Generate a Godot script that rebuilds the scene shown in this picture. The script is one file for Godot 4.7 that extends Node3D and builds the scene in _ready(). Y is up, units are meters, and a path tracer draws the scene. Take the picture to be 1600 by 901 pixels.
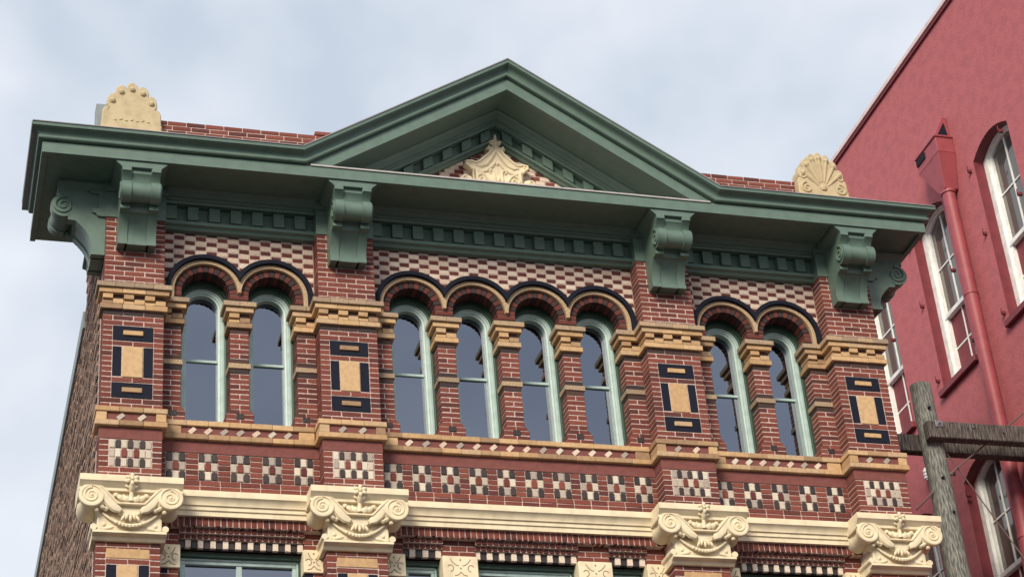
extends Node3D

# ------------------------------------------------------------------ geometry collector
class G:
	var v := PackedVector3Array()
	var n := PackedVector3Array()

	func tri(a: Vector3, b: Vector3, c: Vector3) -> void:
		var k := (b - a).cross(c - a)
		if k.length() < 1e-10:
			return
		k = k.normalized()
		v.append(a); v.append(c); v.append(b)
		n.append(k); n.append(k); n.append(k)

	func quad(a: Vector3, b: Vector3, c: Vector3, d: Vector3) -> void:
		tri(a, b, c); tri(a, c, d)

	func cpoly(p: Array, centre: Vector3) -> void:
		var m := Vector3.ZERO
		for q in p:
			m += q
		m /= p.size()
		var k: Vector3 = (p[1] - p[0]).cross(p[2] - p[0])
		var q2 := p
		if k.dot(m - centre) < 0:
			q2 = p.duplicate(); q2.reverse()
		for i in range(1, q2.size() - 1):
			tri(q2[0], q2[i], q2[i + 1])

	# eight corners (index bit 0 = x, bit 1 = y, bit 2 = z), chamfered
	func hexa(c: Array, bev := 0.0) -> void:
		var m := Vector3.ZERO
		for q in c:
			m += q
		m /= 8.0
		if bev <= 0.0:
			for ax in 3:
				for s in 2:
					var b1 := (ax + 1) % 3
					var b2 := (ax + 2) % 3
					var base := s << ax
					cpoly([c[base], c[base | (1 << b1)], c[base | (1 << b1) | (1 << b2)], c[base | (1 << b2)]], m)
			return
		var t := []     # t[corner][axis]: point on the face normal to axis, pulled in along the other two
		for i in 8:
			var row := []
			for ax in 3:
				var p: Vector3 = c[i]
				for o in 3:
					if o != ax:
						var e: Vector3 = c[i ^ (1 << o)] - c[i]
						p += e.normalized() * minf(bev, e.length() * 0.45)
				row.append(p)
			t.append(row)
		for ax in 3:
			var b1 := (ax + 1) % 3
			var b2 := (ax + 2) % 3
			for s in 2:
				var base := s << ax
				cpoly([t[base][ax], t[base | (1 << b1)][ax], t[base | (1 << b1) | (1 << b2)][ax], t[base | (1 << b2)][ax]], m)
			for s1 in 2:
				for s2 in 2:
					var i0 := (s1 << b1) | (s2 << b2)
					var i1 := i0 | (1 << ax)
					cpoly([t[i0][b1], t[i0][b2], t[i1][b2], t[i1][b1]], m)
		for i in 8:
			cpoly([t[i][0], t[i][1], t[i][2]], m)

	func box(a: Vector3, b: Vector3, bev := 0.0, jit := 0.0, rng: RandomNumberGenerator = null) -> void:
		var c := []
		for i in 8:
			var p := Vector3(b.x if i & 1 else a.x, b.y if i & 2 else a.y, b.z if i & 4 else a.z)
			if rng:
				p += Vector3(rng.randf_range(-jit, jit), rng.randf_range(-jit, jit), rng.randf_range(-jit, jit))
			c.append(p)
		hexa(c, bev)

	# polygon in (x, y) of frame t, extruded along its z from z0 to z1, front edge chamfered
	func prism(poly_in: PackedVector2Array, z0: float, z1: float, t := Transform3D.IDENTITY, bev := 0.0) -> void:
		var poly := poly_in
		if Geometry2D.is_polygon_clockwise(poly):
			poly = poly_in.duplicate(); poly.reverse()
		var ind := Geometry2D.triangulate_polygon(poly)
		var cnt := poly.size()
		var ins := PackedVector2Array()
		for i in cnt:
			var e0 := (poly[i] - poly[(i - 1 + cnt) % cnt]).normalized()
			var e1 := (poly[(i + 1) % cnt] - poly[i]).normalized()
			var n0 := Vector2(-e0.y, e0.x)
			var n1 := Vector2(-e1.y, e1.x)
			var mm := (n0 + n1)
			if mm.length() < 0.2:
				mm = n0
			mm = mm.normalized()
			ins.append(poly[i] + mm * bev / maxf(0.5, mm.dot(n0)))
		var flip := t.basis.determinant() < 0
		for k in range(0, ind.size(), 3):
			for s in 2:
				var src := ins if s == 1 else poly
				var z := z1 if s == 1 else z0
				var a := _v(src[ind[k]], z, t)
				var b := _v(src[ind[k + 1]], z, t)
				var c := _v(src[ind[k + 2]], z, t)
				var want := t.basis.z * (1.0 if s == 1 else -1.0)
				if (b - a).cross(c - a).dot(want) < 0:
					tri(a, c, b)
				else:
					tri(a, b, c)
		for i in cnt:
			var j := (i + 1) % cnt
			var zb := z1 - bev
			var q := [_v(poly[i], z0, t), _v(poly[j], z0, t), _v(poly[j], zb, t), _v(poly[i], zb, t)]
			if flip:
				q.reverse()
			quad(q[0], q[1], q[2], q[3])
			if bev > 0.0:
				q = [_v(poly[i], zb, t), _v(poly[j], zb, t), _v(ins[j], z1, t), _v(ins[i], z1, t)]
				if flip:
					q.reverse()
				quad(q[0], q[1], q[2], q[3])

	func _v(p: Vector2, z: float, t: Transform3D) -> Vector3:
		return t * Vector3(p.x, p.y, z)

	# closed profile swept along frames [pos, xdir, ydir]
	func sweep(prof: Array, frames: Array, caps := true) -> void:
		var area := 0.0
		for i in prof.size():
			var p: Vector2 = prof[i]
			var q: Vector2 = prof[(i + 1) % prof.size()]
			area += p.x * q.y - q.x * p.y
		var rings := []
		for fr in frames:
			var row := []
			for p in prof:
				row.append(fr[0] + fr[1] * p.x + fr[2] * p.y)
			rings.append(row)
		for k in range(frames.size() - 1):
			var tang: Vector3 = (frames[k + 1][0] - frames[k][0])
			var s: float = signf(area) * signf((frames[k][1] as Vector3).cross(frames[k][2]).dot(tang))
			for i in prof.size():
				var j := (i + 1) % prof.size()
				if s > 0:
					quad(rings[k][i], rings[k][j], rings[k + 1][j], rings[k + 1][i])
				else:
					quad(rings[k][j], rings[k][i], rings[k + 1][i], rings[k + 1][j])
		if caps:
			var ind := Geometry2D.triangulate_polygon(PackedVector2Array(prof))
			for e in 2:
				var row: Array = rings[0] if e == 0 else rings[-1]
				var outd: Vector3 = (frames[0][0] - frames[1][0]) if e == 0 else (frames[-1][0] - frames[-2][0])
				for k in range(0, ind.size(), 3):
					var a: Vector3 = row[ind[k]]
					var b: Vector3 = row[ind[k + 1]]
					var c: Vector3 = row[ind[k + 2]]
					if (b - a).cross(c - a).dot(outd) < 0:
						tri(a, c, b)
					else:
						tri(a, b, c)

	func tube(pts: Array, rad, segs := 8, flat := 1.0) -> void:
		var frames := []
		var up := Vector3(0, 0, 1)
		for i in pts.size():
			var d: Vector3 = (pts[mini(i + 1, pts.size() - 1)] - pts[maxi(i - 1, 0)]).normalized()
			var x := d.cross(up)
			if x.length() < 0.05:
				x = d.cross(Vector3(0, 1, 0))
				if x.length() < 0.05:
					x = d.cross(Vector3(1, 0, 0))
			x = x.normalized()
			var y := x.cross(d).normalized()
			var r: float = rad[i] if rad is Array else rad
			frames.append([pts[i], x * r, y * r * flat])
		var prof := []
		for k in segs:
			prof.append(Vector2(cos(TAU * k / segs), sin(TAU * k / segs)))
		sweep(prof, frames)

	func ball(c: Vector3, r: Vector3, seg := 10, rot := Basis.IDENTITY) -> void:
		var rows := seg / 2
		for i in rows:
			for k in seg:
				var q := []
				for o in [[0, 0], [0, 1], [1, 1], [1, 0]]:
					var th = PI * (i + o[0]) / rows
					var ph: float = TAU * (k + o[1]) / seg
					q.append(c + rot * (Vector3(sin(th) * cos(ph), cos(th), sin(th) * sin(ph)) * r))
				cpoly4(q, c)

	func cpoly4(q: Array, c: Vector3) -> void:
		for t in [[0, 1, 2], [0, 2, 3]]:
			var a: Vector3 = q[t[0]]
			var b: Vector3 = q[t[1]]
			var d: Vector3 = q[t[2]]
			if (b - a).cross(d - a).dot((a + b + d) / 3.0 - c) < 0:
				tri(a, d, b)
			else:
				tri(a, b, d)

	func mesh(smooth := 0.0) -> ArrayMesh:
		var nn := n
		if smooth > 0.0:
			nn = n.duplicate()
			var lim := cos(deg_to_rad(smooth))
			var at := {}
			for i in v.size():
				var key := Vector3i((v[i] * 5000.0).round())
				if not at.has(key):
					at[key] = []
				at[key].append(i)
			for key in at:
				var l: Array = at[key]
				for i in l:
					var s := Vector3.ZERO
					for j in l:
						if n[i].dot(n[j]) > lim:
							s += n[j]
					if s.length() > 0.001:
						nn[i] = s.normalized()
		var arr := []
		arr.resize(Mesh.ARRAY_MAX)
		arr[Mesh.ARRAY_VERTEX] = v
		arr[Mesh.ARRAY_NORMAL] = nn
		var am := ArrayMesh.new()
		am.add_surface_from_arrays(Mesh.PRIMITIVE_TRIANGLES, arr)
		return am

# ------------------------------------------------------------------ naming and committing
var rng := RandomNumberGenerator.new()
var names := {}
var M := {}
var B: Node3D
var cam_at := Vector3(-6.127, 1.6, 18.8)
var queue := []
var boxes := {}

func numbered(par: Node, called: String) -> String:
	var key := str(par.get_instance_id()) + called
	var k: int = names.get(key, 0)
	names[key] = k + 1
	return called if k == 0 else "%s_%03d" % [called, k]

func node(called: String, mesh: Mesh, mat: Material, par: Node) -> MeshInstance3D:
	var o := MeshInstance3D.new()
	o.mesh = mesh
	o.material_override = mat
	o.name = numbered(par, called)
	par.add_child(o, true)
	return o

func put(called: String, g: G, mat: Material, par: Node, smooth := 0.0) -> MeshInstance3D:
	return node(called, g.mesh(smooth), mat, par)

func thing(called: String, label: String, category: String) -> Node3D:
	var o := Node3D.new()
	o.name = numbered(self, called)
	add_child(o, true)
	o.set_meta("label", label)
	o.set_meta("category", category)
	return o

# a small piece of a part, queued so that only the 300 nearest of a kind become nodes
func piece(par: Node3D, called: String, mesh: Mesh, xf: Transform3D, mat: Material) -> void:
	queue.append({"p": par, "n": called, "m": mesh, "x": xf, "k": mat, "d": (xf.origin - cam_at).length()})

func brick(par: Node3D, called: String, a: Vector3, b: Vector3, mat: Material, bev := 0.0035, jit := 0.0016) -> void:
	var s := b - a
	var key := "%d_%d_%d_%d" % [roundi(s.x * 1000), roundi(s.y * 1000), roundi(s.z * 1000), rng.randi() % 4]
	if not boxes.has(key):
		var g := G.new()
		g.box(-s / 2, s / 2, bev, jit, rng)
		boxes[key] = g.mesh()
	piece(par, called, boxes[key], Transform3D(Basis.IDENTITY, (a + b) / 2 + Vector3(0, 0, rng.randf_range(-0.0012, 0.0018))), mat)

func emit_pieces() -> void:
	var by := {}
	for q in queue:
		if not by.has(q.n):
			by[q.n] = []
		by[q.n].append(q)
	var rest := {}
	for kind in by:
		var l: Array = by[kind]
		l.sort_custom(func(p, q): return p.d < q.d)
		for i in l.size():
			var q: Dictionary = l[i]
			if i < 300:
				var o := node(q.n, q.m, q.k, q.p)
				o.transform = q.x
			else:
				if not rest.has(q.k):
					rest[q.k] = []
				rest[q.k].append(q)
	if rest.size():
		var am := ArrayMesh.new()
		for mat in rest:
			var st := SurfaceTool.new()
			st.begin(Mesh.PRIMITIVE_TRIANGLES)
			for q in rest[mat]:
				st.append_from(q.m, 0, q.x)
			st.set_material(mat)
			am = st.commit(am)
		var o := MeshInstance3D.new()
		o.mesh = am
		o.name = "brickwork"
		o.set_meta("kind", "stuff")
		B.add_child(o, true)
	queue.clear()

# ------------------------------------------------------------------ materials
func noise_img(sd: int, freq: float, oct: int, lo: float, hi: float, size := 512, stretch := Vector2(1, 1), kind := FastNoiseLite.TYPE_SIMPLEX_SMOOTH) -> Image:
	var f := FastNoiseLite.new()
	f.seed = sd
	f.noise_type = kind
	f.frequency = freq
	f.fractal_octaves = oct
	var im := f.get_seamless_image(int(size * stretch.x), int(size * stretch.y))
	im.resize(size, size, Image.INTERPOLATE_BILINEAR)
	im.convert(Image.FORMAT_L8)
	var d := im.get_data()
	for i in d.size():
		d[i] = int(clampf(lo + (hi - lo) * d[i] / 255.0, 0, 1) * 255)
	return Image.create_from_data(size, size, false, Image.FORMAT_L8, d)

var T := {}
func textures() -> void:
	T.brick = ImageTexture.create_from_image(noise_img(3, 0.035, 4, 0.74, 1.14))
	T.soft = ImageTexture.create_from_image(noise_img(5, 0.008, 4, 0.90, 1.05))
	T.streak = ImageTexture.create_from_image(noise_img(8, 0.014, 7, 0.925, 1.04))
	T.wood = ImageTexture.create_from_image(noise_img(9, 0.03, 5, 0.30, 1.2, 512, Vector2(2.2, 0.25)))
	T.side = ImageTexture.create_from_image(noise_img(18, 0.02, 5, 0.35, 1.3))
	for k in [["n_fine", 12, 0.06, 3], ["n_coarse", 14, 0.014, 5], ["n_smooth", 21, 0.006, 2]]:
		var im := noise_img(k[1], k[2], k[3], 0.0, 1.0)
		im.convert(Image.FORMAT_RGBA8)
		im.bump_map_to_normal_map(3.0 if k[0] != "n_smooth" else 1.2)
		T[k[0]] = ImageTexture.create_from_image(im)
	var wi := noise_img(9, 0.03, 5, 0.0, 1.0, 512, Vector2(2.2, 0.25))
	wi.convert(Image.FORMAT_RGBA8)
	wi.bump_map_to_normal_map(5.0)
	T.n_wood = ImageTexture.create_from_image(wi)

func mat(r: float, g: float, b: float, rough: float, tex := "", tscale := 1.0, nrm := "", nscale := 0.5, metal := 0.0, spec := 0.5) -> StandardMaterial3D:
	var m := StandardMaterial3D.new()
	m.albedo_color = Color(r, g, b).linear_to_srgb()
	m.roughness = rough
	m.metallic = metal
	m.metallic_specular = spec
	if tex != "":
		m.albedo_texture = T[tex]
	if nrm != "":
		m.normal_enabled = true
		m.normal_texture = T[nrm]
		m.normal_scale = nscale
	if tex != "" or nrm != "":
		m.uv1_triplanar = true
		m.uv1_world_triplanar = true
		m.uv1_scale = Vector3.ONE * tscale
	return m

func materials() -> void:
	textures()
	M.red = []
	for c in [[.222, .054, .038], [.190, .044, .032], [.255, .066, .045], [.160, .038, .029], [.235, .064, .048], [.203, .048, .034], [.120, .031, .026]]:
		M.red.append(mat(c[0], c[1], c[2], .85, "brick", 3.1, "n_fine", .5))
	M.pink = []
	for c in [[.80, .62, .50], [.84, .68, .55], [.74, .56, .45], [.86, .72, .60]]:
		M.pink.append(mat(c[0], c[1], c[2], .85, "brick", 3.3, "n_fine", .4))
	M.tan = []
	for c in [[.56, .355, .185], [.49, .305, .155], [.61, .40, .215], [.53, .36, .215], [.42, .265, .145], [.34, .21, .12], [.58, .37, .19]]:
		M.tan.append(mat(c[0], c[1], c[2], .8, "soft", 2.9, "n_coarse", .3))
	M.tangrey = []
	for c in [[.46, .335, .225], [.38, .275, .19], [.52, .37, .23]]:
		M.tangrey.append(mat(c[0], c[1], c[2], .85, "brick", 2.7, "n_fine", .6))
	M.arch_tan = mat(.56, .40, .25, .85, "brick", 2.7, "n_fine", .6)
	M.black = mat(.013, .015, .028, .7, "soft", 3.0, "n_fine", .15, 0.0, .25)
	M.dark = [mat(.060, .030, .028, .85, "brick", 3.0, "n_fine", .5), mat(.085, .040, .034, .85, "brick", 3.0, "n_fine", .5), mat(.045, .028, .030, .85, "brick", 3.0, "n_fine", .5)]
	M.glaze_dark = [mat(.035, .022, .022, .45, "brick", 4.0, "n_fine", .3), mat(.05, .03, .026, .45, "brick", 4.0, "n_fine", .3)]
	M.glaze_pale = [mat(.66, .57, .46, .5, "brick", 4.0, "n_fine", .3), mat(.54, .46, .38, .5, "brick", 4.0, "n_fine", .3), mat(.76, .68, .56, .5, "brick", 4.0, "n_fine", .3), mat(.44, .37, .32, .5, "brick", 4.0, "n_fine", .3)]
	M.mortar = mat(.66, .50, .45, .95, "brick", 2.0, "n_fine", .4)
	M.mortar_red = mat(.26, .12, .10, .95, "brick", 2.0, "n_fine", .4)
	M.brown = mat(.20, .062, .054, .8, "soft", 2.0, "n_coarse", .25)
	M.green = mat(.122, .188, .155, .42, "streak", 0.8, "n_smooth", .06)
	M.green_deep = mat(.030, .065, .045, .55, "soft", 0.9)
	M.mint = mat(.46, .595, .58, .45, "soft", 1.3)
	M.cream = mat(.83, .71, .505, .7, "soft", 1.1, "n_coarse", .10)
	M.ochre = mat(.54, .435, .27, .75, "soft", 1.3, "n_coarse", .15)
	M.glass = mat(.200, .220, .265, .02, "", 1.0, "", 0.0, 1.0)
	M.flash = mat(.50, .46, .46, .5, "soft", .8)
	M.roofing = mat(.26, .26, .28, .6, "soft", .8)
	M.flash_grey = mat(.24, .28, .30, .6, "soft", .8)
	M.rose = mat(.445, .122, .138, .88, "streak", .63, "n_fine", .28)
	M.rose_pale = mat(.74, .58, .58, .7, "soft", .9)
	M.groove_shade = mat(.33, .22, .12, .8)  # brown standing for the shade inside engraved grooves
	M.rose_trim = mat(.20, .030, .042, .6, "soft", .9, "n_coarse", .12)
	M.rose_pipe = mat(.33, .066, .082, .55, "soft", .9, "n_coarse", .08)
	M.glass_red = mat(.20, .19, .18, .04, "", 1.0, "n_smooth", .02, .6)
	M.white = mat(.88, .89, .88, .5, "soft", 1.2)
	M.wood = mat(.34, .35, .325, .95, "wood", 1.6, "n_wood", .9)
	M.darkwood = mat(.18, .155, .145, .95, "wood", 1.3, "n_wood", .8)
	M.steel = mat(.35, .36, .37, .4, "soft", 2.0, "", 0, .9)
	M.wire = mat(.16, .10, .09, .6)
	M.side = []
	for c in [[.42, .27, .20], [.32, .20, .15], [.52, .35, .27], [.20, .13, .10], [.38, .22, .16]]:
		M.side.append(mat(c[0], c[1], c[2], .95, "side", 2.2, "n_coarse", .8))
	M.side_mortar = mat(.42, .32, .26, .95, "side", 1.7, "n_coarse", .8)
	M.asphalt = mat(.05, .05, .052, .95, "brick", 1.0, "n_fine", .6)
	M.concrete = mat(.08, .075, .07, .9, "brick", .7, "n_fine", .4)

func pick(l: Array) -> Material:
	return l[rng.randi() % l.size()]

# ------------------------------------------------------------------ shared measures (metres)
const C := 0.0621          # one course
const Y0 := 11.625         # top of the sill belt
const J := 0.011           # joint
const ZW := -0.22          # wall plane behind the pilaster faces
const PX := [-4.232, -1.9, 1.9, 4.232]
const PH := 0.322          # half width of a pilaster
const WC := [-3.4335, -2.6985, -1.1025, -0.3675, 0.3675, 1.1025, 2.6985, 3.4335]
const BAY := [[-3.91, -2.222], [-1.578, 1.578], [2.222, 3.91]]
const SPRING := 13.235
const OPEN := 0.2635
const ROW := Y0 + 24 * C    # top of the capitals' belt

func _ready() -> void:
	rng.seed = 20
	var cam := Camera3D.new()
	cam.name = "camera"
	cam.transform = Transform3D(Basis(Vector3.UP, -0.31621853) * Basis(Vector3.RIGHT, 0.54028144) * Basis(Vector3.BACK, -0.08816514), cam_at)
	cam.fov = 16.215
	cam.near = 0.1
	cam.far = 2000
	add_child(cam)
	cam.make_current()
	var env := Environment.new()
	env.background_mode = Environment.BG_SKY
	env.sky = make_sky()
	env.tonemap_mode = Environment.TONE_MAPPER_LINEAR
	env.tonemap_exposure = 2.4
	env.background_energy_multiplier = 0.635
	env.sdfgi_enabled = true
	env.ssao_enabled = true
	env.ssil_enabled = true
	var we := WorldEnvironment.new()
	we.environment = env
	we.name = "environment"
	add_child(we)
	var sun := DirectionalLight3D.new()
	sun.name = "sun"
	sun.light_energy = 0.5
	sun.light_angular_distance = 22
	sun.light_color = Color(1.0, .95, .86)
	sun.shadow_enabled = true
	add_child(sun)
	sun.look_at_from_position(Vector3(-.48, .54, .74), Vector3.ZERO)
	materials()
	ground()
	B = thing("brick_building", "ornate red brick building with green pedimented cornice, arched windows and cream capitals", "building")
	body()
	for i in 4:
		pilaster(i)
	for i in 3:
		bay(i)
	for i in 8:
		arched_window(WC[i])
	lower_storey()
	for i in 4:
		capital(PX[i], i)
	cornice()
	pediment()
	for i in 4:
		bracket(Transform3D(Basis.IDENTITY, Vector3(PX[i], 0, 0)), 13.555, .40, 14.055, .125)
	bracket(Transform3D(Basis(Vector3.UP, -PI / 2), Vector3(-4.556, 0, -.25)), 13.50, .455, 14.10, .14, .22)
	bracket(Transform3D(Basis(Vector3.UP, PI / 2), Vector3(4.556, 0, -.25)), 13.60, .425, 14.115, .14, .22)
	acroterion(-4.293, false)
	acroterion(4.27, true)
	emit_pieces()
	red_building()
	pole()

func make_sky() -> Sky:
	var w := 2048
	var h := 1024
	var f := FastNoiseLite.new()
	f.seed = 194
	f.frequency = 0.9
	f.fractal_octaves = 5
	var im := Image.create(w, h, false, Image.FORMAT_RGBF)
	for y in h:
		var el := PI / 2 - PI * (y + .5) / h
		for x in w:
			var az := TAU * (x + .5) / w - PI
			var d := Vector3(sin(az) * cos(el), sin(el), -cos(az) * cos(el))
			var c := Color(.20, .20, .19)
			if el > -.02:
				var k := f.get_noise_3dv(d * Vector3(4.0, 6.0, 4.0)) * 1.3 + .4 * f.get_noise_3dv(d * 9.0 + Vector3(5, 2, 1)) + .16 * f.get_noise_3dv(d * 24.0)
				c = Color(.385, .436, .512).lerp(Color(.565, .592, .640), clampf(.58 + k * .95, 0, 1))
				c = c.lerp(Color(.58, .61, .655), clampf(1.0 - sin(maxf(el, 0)) * 1.75, 0, 1) * .9)
			im.set_pixel(x, y, c)
	var ps := PanoramaSkyMaterial.new()
	ps.panorama = ImageTexture.create_from_image(im)
	var s := Sky.new()
	s.sky_material = ps
	return s

func ground() -> void:
	var g := G.new()
	g.box(Vector3(-400, -.4, -400), Vector3(400, -.13, 400))
	var o := put("street", g, M.asphalt, self)
	o.set_meta("kind", "structure")
	g = G.new()
	g.box(Vector3(-60, -.13, -40), Vector3(60, 0, 4.0), .02)
	o = put("sidewalk", g, M.concrete, self)
	o.set_meta("kind", "structure")

# ------------------------------------------------------------------ the brick building
func body() -> void:
	var g := G.new()
	g.box(Vector3(-4.53, 0, -11), Vector3(4.53, 14.0, -.60))
	g.box(Vector3(-4.53, 0, -.61), Vector3(4.53, 8.8, -.02))
	put("core_wall", g, M.mortar_red, B)
	# side wall of rough weathered brick
	g = G.new()
	g.box(Vector3(-4.551, 0, -11), Vector3(-4.531, 14.12, -.36))
	g.box(Vector3(-4.551, 14.12, -2.35), Vector3(-4.3, 15.56, -.36))
	var sw := put("side_wall", g, M.side_mortar, B)
	sw.set_meta("label", "rough weathered brown brick side wall")
	var acc := {}
	for m in M.side:
		acc[m] = G.new()
	var y := 8.6
	var row := 0
	while y < 15.5:
		var z := -.36 - (row % 2) * .11
		var zend := -11.0 if y + .06 < 14.12 else -2.35
		while z > zend + .1:
			var q: G = acc[pick(M.side)]
			var pr := rng.randf_range(.002, .016)
			q.box(Vector3(-4.553 - pr, y + rng.randf_range(0, .004), maxf(z - .205, zend)), Vector3(-4.549, y + .0525 + rng.randf_range(-.003, .003), z), .004, .003, rng)
			z -= .216
		y += .064
		row += 1
	var am := ArrayMesh.new()
	for m in acc:
		var arr := []
		arr.resize(Mesh.ARRAY_MAX)
		arr[Mesh.ARRAY_VERTEX] = acc[m].v
		arr[Mesh.ARRAY_NORMAL] = acc[m].n
		am.add_surface_from_arrays(Mesh.PRIMITIVE_TRIANGLES, arr)
		am.surface_set_material(am.get_surface_count() - 1, m)
	var o := MeshInstance3D.new()
	o.mesh = am
	o.name = "side_bricks"
	o.set_meta("kind", "stuff")
	B.add_child(o, true)
	g = G.new()
	g.box(Vector3(-4.590, 13.93, -11), Vector3(-4.25, 14.16, -2.36), .006)
	g.box(Vector3(-4.590, 15.45, -2.38), Vector3(-4.25, 15.63, -.33), .006)
	g.box(Vector3(-4.682, 14.5, -.47), Vector3(-4.52, 15.71, -.29), .008)
	put("side_coping", g, M.flash_grey, B)
	# parapet behind the cornice
	g = G.new()
	g.box(Vector3(-4.30, 14.3, -.56), Vector3(4.50, 15.525, -.256))
	var par := put("parapet", g, M.mortar, B)
	for r in range(0, 13):
		var yy := 15.53 - C * (r + 1) + .006
		var x := -4.30 + (.055 if r % 2 else 0.0)
		while x < 4.49:
			var x2 := minf(x + .205, 4.5)
			if absf((x + x2) / 2) > 1.6 and r < 8:
				brick(par, "parapet_brick", Vector3(x, yy, -.36), Vector3(x2 , yy + C - J, -.25), pick(M.red))
			x += .216
	for s in [-1, 1]:
		var x: float = -2.15 if s < 0 else 1.95
		brick(par, "parapet_brick", Vector3(x, 15.537, -.36), Vector3(x + .205, 15.537 + C - J, -.25), pick(M.red))

func pilaster(i: int) -> void:
	var cx: float = PX[i]
	var x0 := cx - PH
	var x1 := cx + PH
	var g := G.new()
	var e := .004
	g.box(Vector3(x0 + e, 8.8, -.5), Vector3(x1 - e, 14.1, -e))
	var p := put("pilaster", g, M.mortar, B)
	# upper shaft, fourteen courses of stretchers
	for r in 14:
		stretcher_row(p, x0, x1, ROW + r * C, r)
	# corbelled tan belt (five courses) over one dark course
	for k in 5:
		cap_course(p, x0, x1, Y0 + (19 + k) * C, k, 0.0, ZW)
	dark_course(p, x0, x1, Y0 + 18 * C, 0.0, ZW)
	# panel zone: two plain courses, then black and tan stones between header columns, two plain courses
	for r in 2:
		stretcher_row(p, x0, x1, Y0 + r * C, r + 1)
		stretcher_row(p, x0, x1, Y0 + (16 + r) * C, r)
	panel(p, cx, Y0 + 2 * C, 14)
	# sill belt of the pilaster
	belt(p, x0, x1, 0.0, true, 2, ZW)
	# below the belt: brown band, glazed headers, one course
	g = G.new()
	g.box(Vector3(x0 - .004, 11.27, -.3), Vector3(x1 + .004, 11.408, .004), .005)
	put("band", g, M.brown, p)
	for r in 5:
		var y := 10.958 + r * .0625
		for s in [-1, 1]:
			var a: float = x0 if s < 0 else x1 - .098
			brick(p, "brick", Vector3(a, y, ZW), Vector3(a + .098, y + .0515, 0), pick(M.red))
	tiles(p, x0 + .106, 7, .0617, 10.958, 0.0, i)
	for r in 4:
		stretcher_row(p, x0, x1, 10.893 - r * C, r)
	# below the capital
	for r in 3:
		stretcher_row(p, x0, x1, 10.155 - (r + 1) * C + .04, r)
	# lower panel: a tan block over one course, then black and tan stones
	brick(p, "tan_block", Vector3(cx - .215, 9.945, ZW), Vector3(cx + .215, 10.05, .006), M.tan[0], .006)
	for r in range(-20, 2):
		var y := 9.945 + r * .0625 - .005
		for s in [-1, 1]:
			var a: float = x0 if s < 0 else x1 - .102
			brick(p, "brick", Vector3(a, y, ZW), Vector3(a + .102, y + .0515, 0), pick(M.red))
	for k in 2:
		brick(p, "brick", Vector3(cx - .215 + k * .2175, 9.886, ZW), Vector3(cx - .0045 + k * .2175, 9.936, 0), pick(M.red))
	for s in [-1, 1]:
		brick(p, "black_block", Vector3(cx + s * .16 - .053, 9.3, ZW), Vector3(cx + s * .16 + .053, 9.88, .0), M.black, .006)
	brick(p, "tan_block", Vector3(cx - .1, 9.3, ZW), Vector3(cx + .1, 9.88, .004), M.tan[2], .006)

func stretcher_row(p: Node3D, x0: float, x1: float, y: float, odd: int) -> void:
	var w := x1 - x0
	var u := (w + J) / 3.0
	var cuts := [0.0, 1.0, 2.0, 3.0] if odd % 2 == 0 else [0.0, 0.5, 1.5, 2.5, 3.0]
	for k in cuts.size() - 1:
		var a: float = x0 + cuts[k] * u
		var b: float = x0 + cuts[k + 1] * u - J
		brick(p, "brick", Vector3(a, y + J / 2, ZW), Vector3(b, y + C - J / 2, 0.0), pick(M.red))

# one course of a corbelled tan belt; k = 0 is the lowest
func cap_course(p: Node3D, x0: float, x1: float, y: float, k: int, zf: float, zb: float) -> void:
	var pr: float = [.035, .016, .012, .050, .078][k]
	var a := x0 - pr
	var b := x1 + pr
	var n := maxi(1, roundi((b - a) / .22))
	if k == 1 or k == 2:
		# tan headers standing proud of dark gaps, staggered between the two courses
		var g := G.new()
		g.box(Vector3(x0 - .001, y, zb), Vector3(x1 + .001, y + C, zf + .001))
		put("recess", g, M.dark[0] if k == 2 else M.tan[4], p)  # upper course: shadow in the gaps painted as dark brick colour
		var m := maxi(1, roundi((x1 - x0) / .107)) if x1 - x0 > .4 else 2
		var u := (b - a) / m
		for q in m:
			if (q + k) % 2 == 0:
				brick(p, "tan_brick", Vector3(a + q * u + .003, y + .002, zb), Vector3(a + (q + 1) * u - .003, y + C - .002, zf + .034), pick(M.tan), .003)
			elif k == 1:
				brick(p, "tan_brick", Vector3(a + q * u + .003, y + .002, zb), Vector3(a + (q + 1) * u - .003, y + C * .55, zf + .030), pick(M.tan), .003)
		return
	var u := (b - a) / n
	for q in n:
		brick(p, "tan_brick", Vector3(a + q * u + .001, y + .0015, zb), Vector3(a + (q + 1) * u - .001, y + C - .0015, zf + pr), pick(M.tangrey if k == 4 else M.tan), .004)

func dark_course(p: Node3D, x0: float, x1: float, y: float, zf: float, zb: float) -> void:
	var n := maxi(1, roundi((x1 - x0) / .215))
	var u := (x1 - x0) / n
	for q in n:
		brick(p, "dark_brick", Vector3(x0 + q * u + .002, y + .002, zb), Vector3(x0 + (q + 1) * u - .002, y + C - .002, zf + .001), pick(M.dark))

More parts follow.
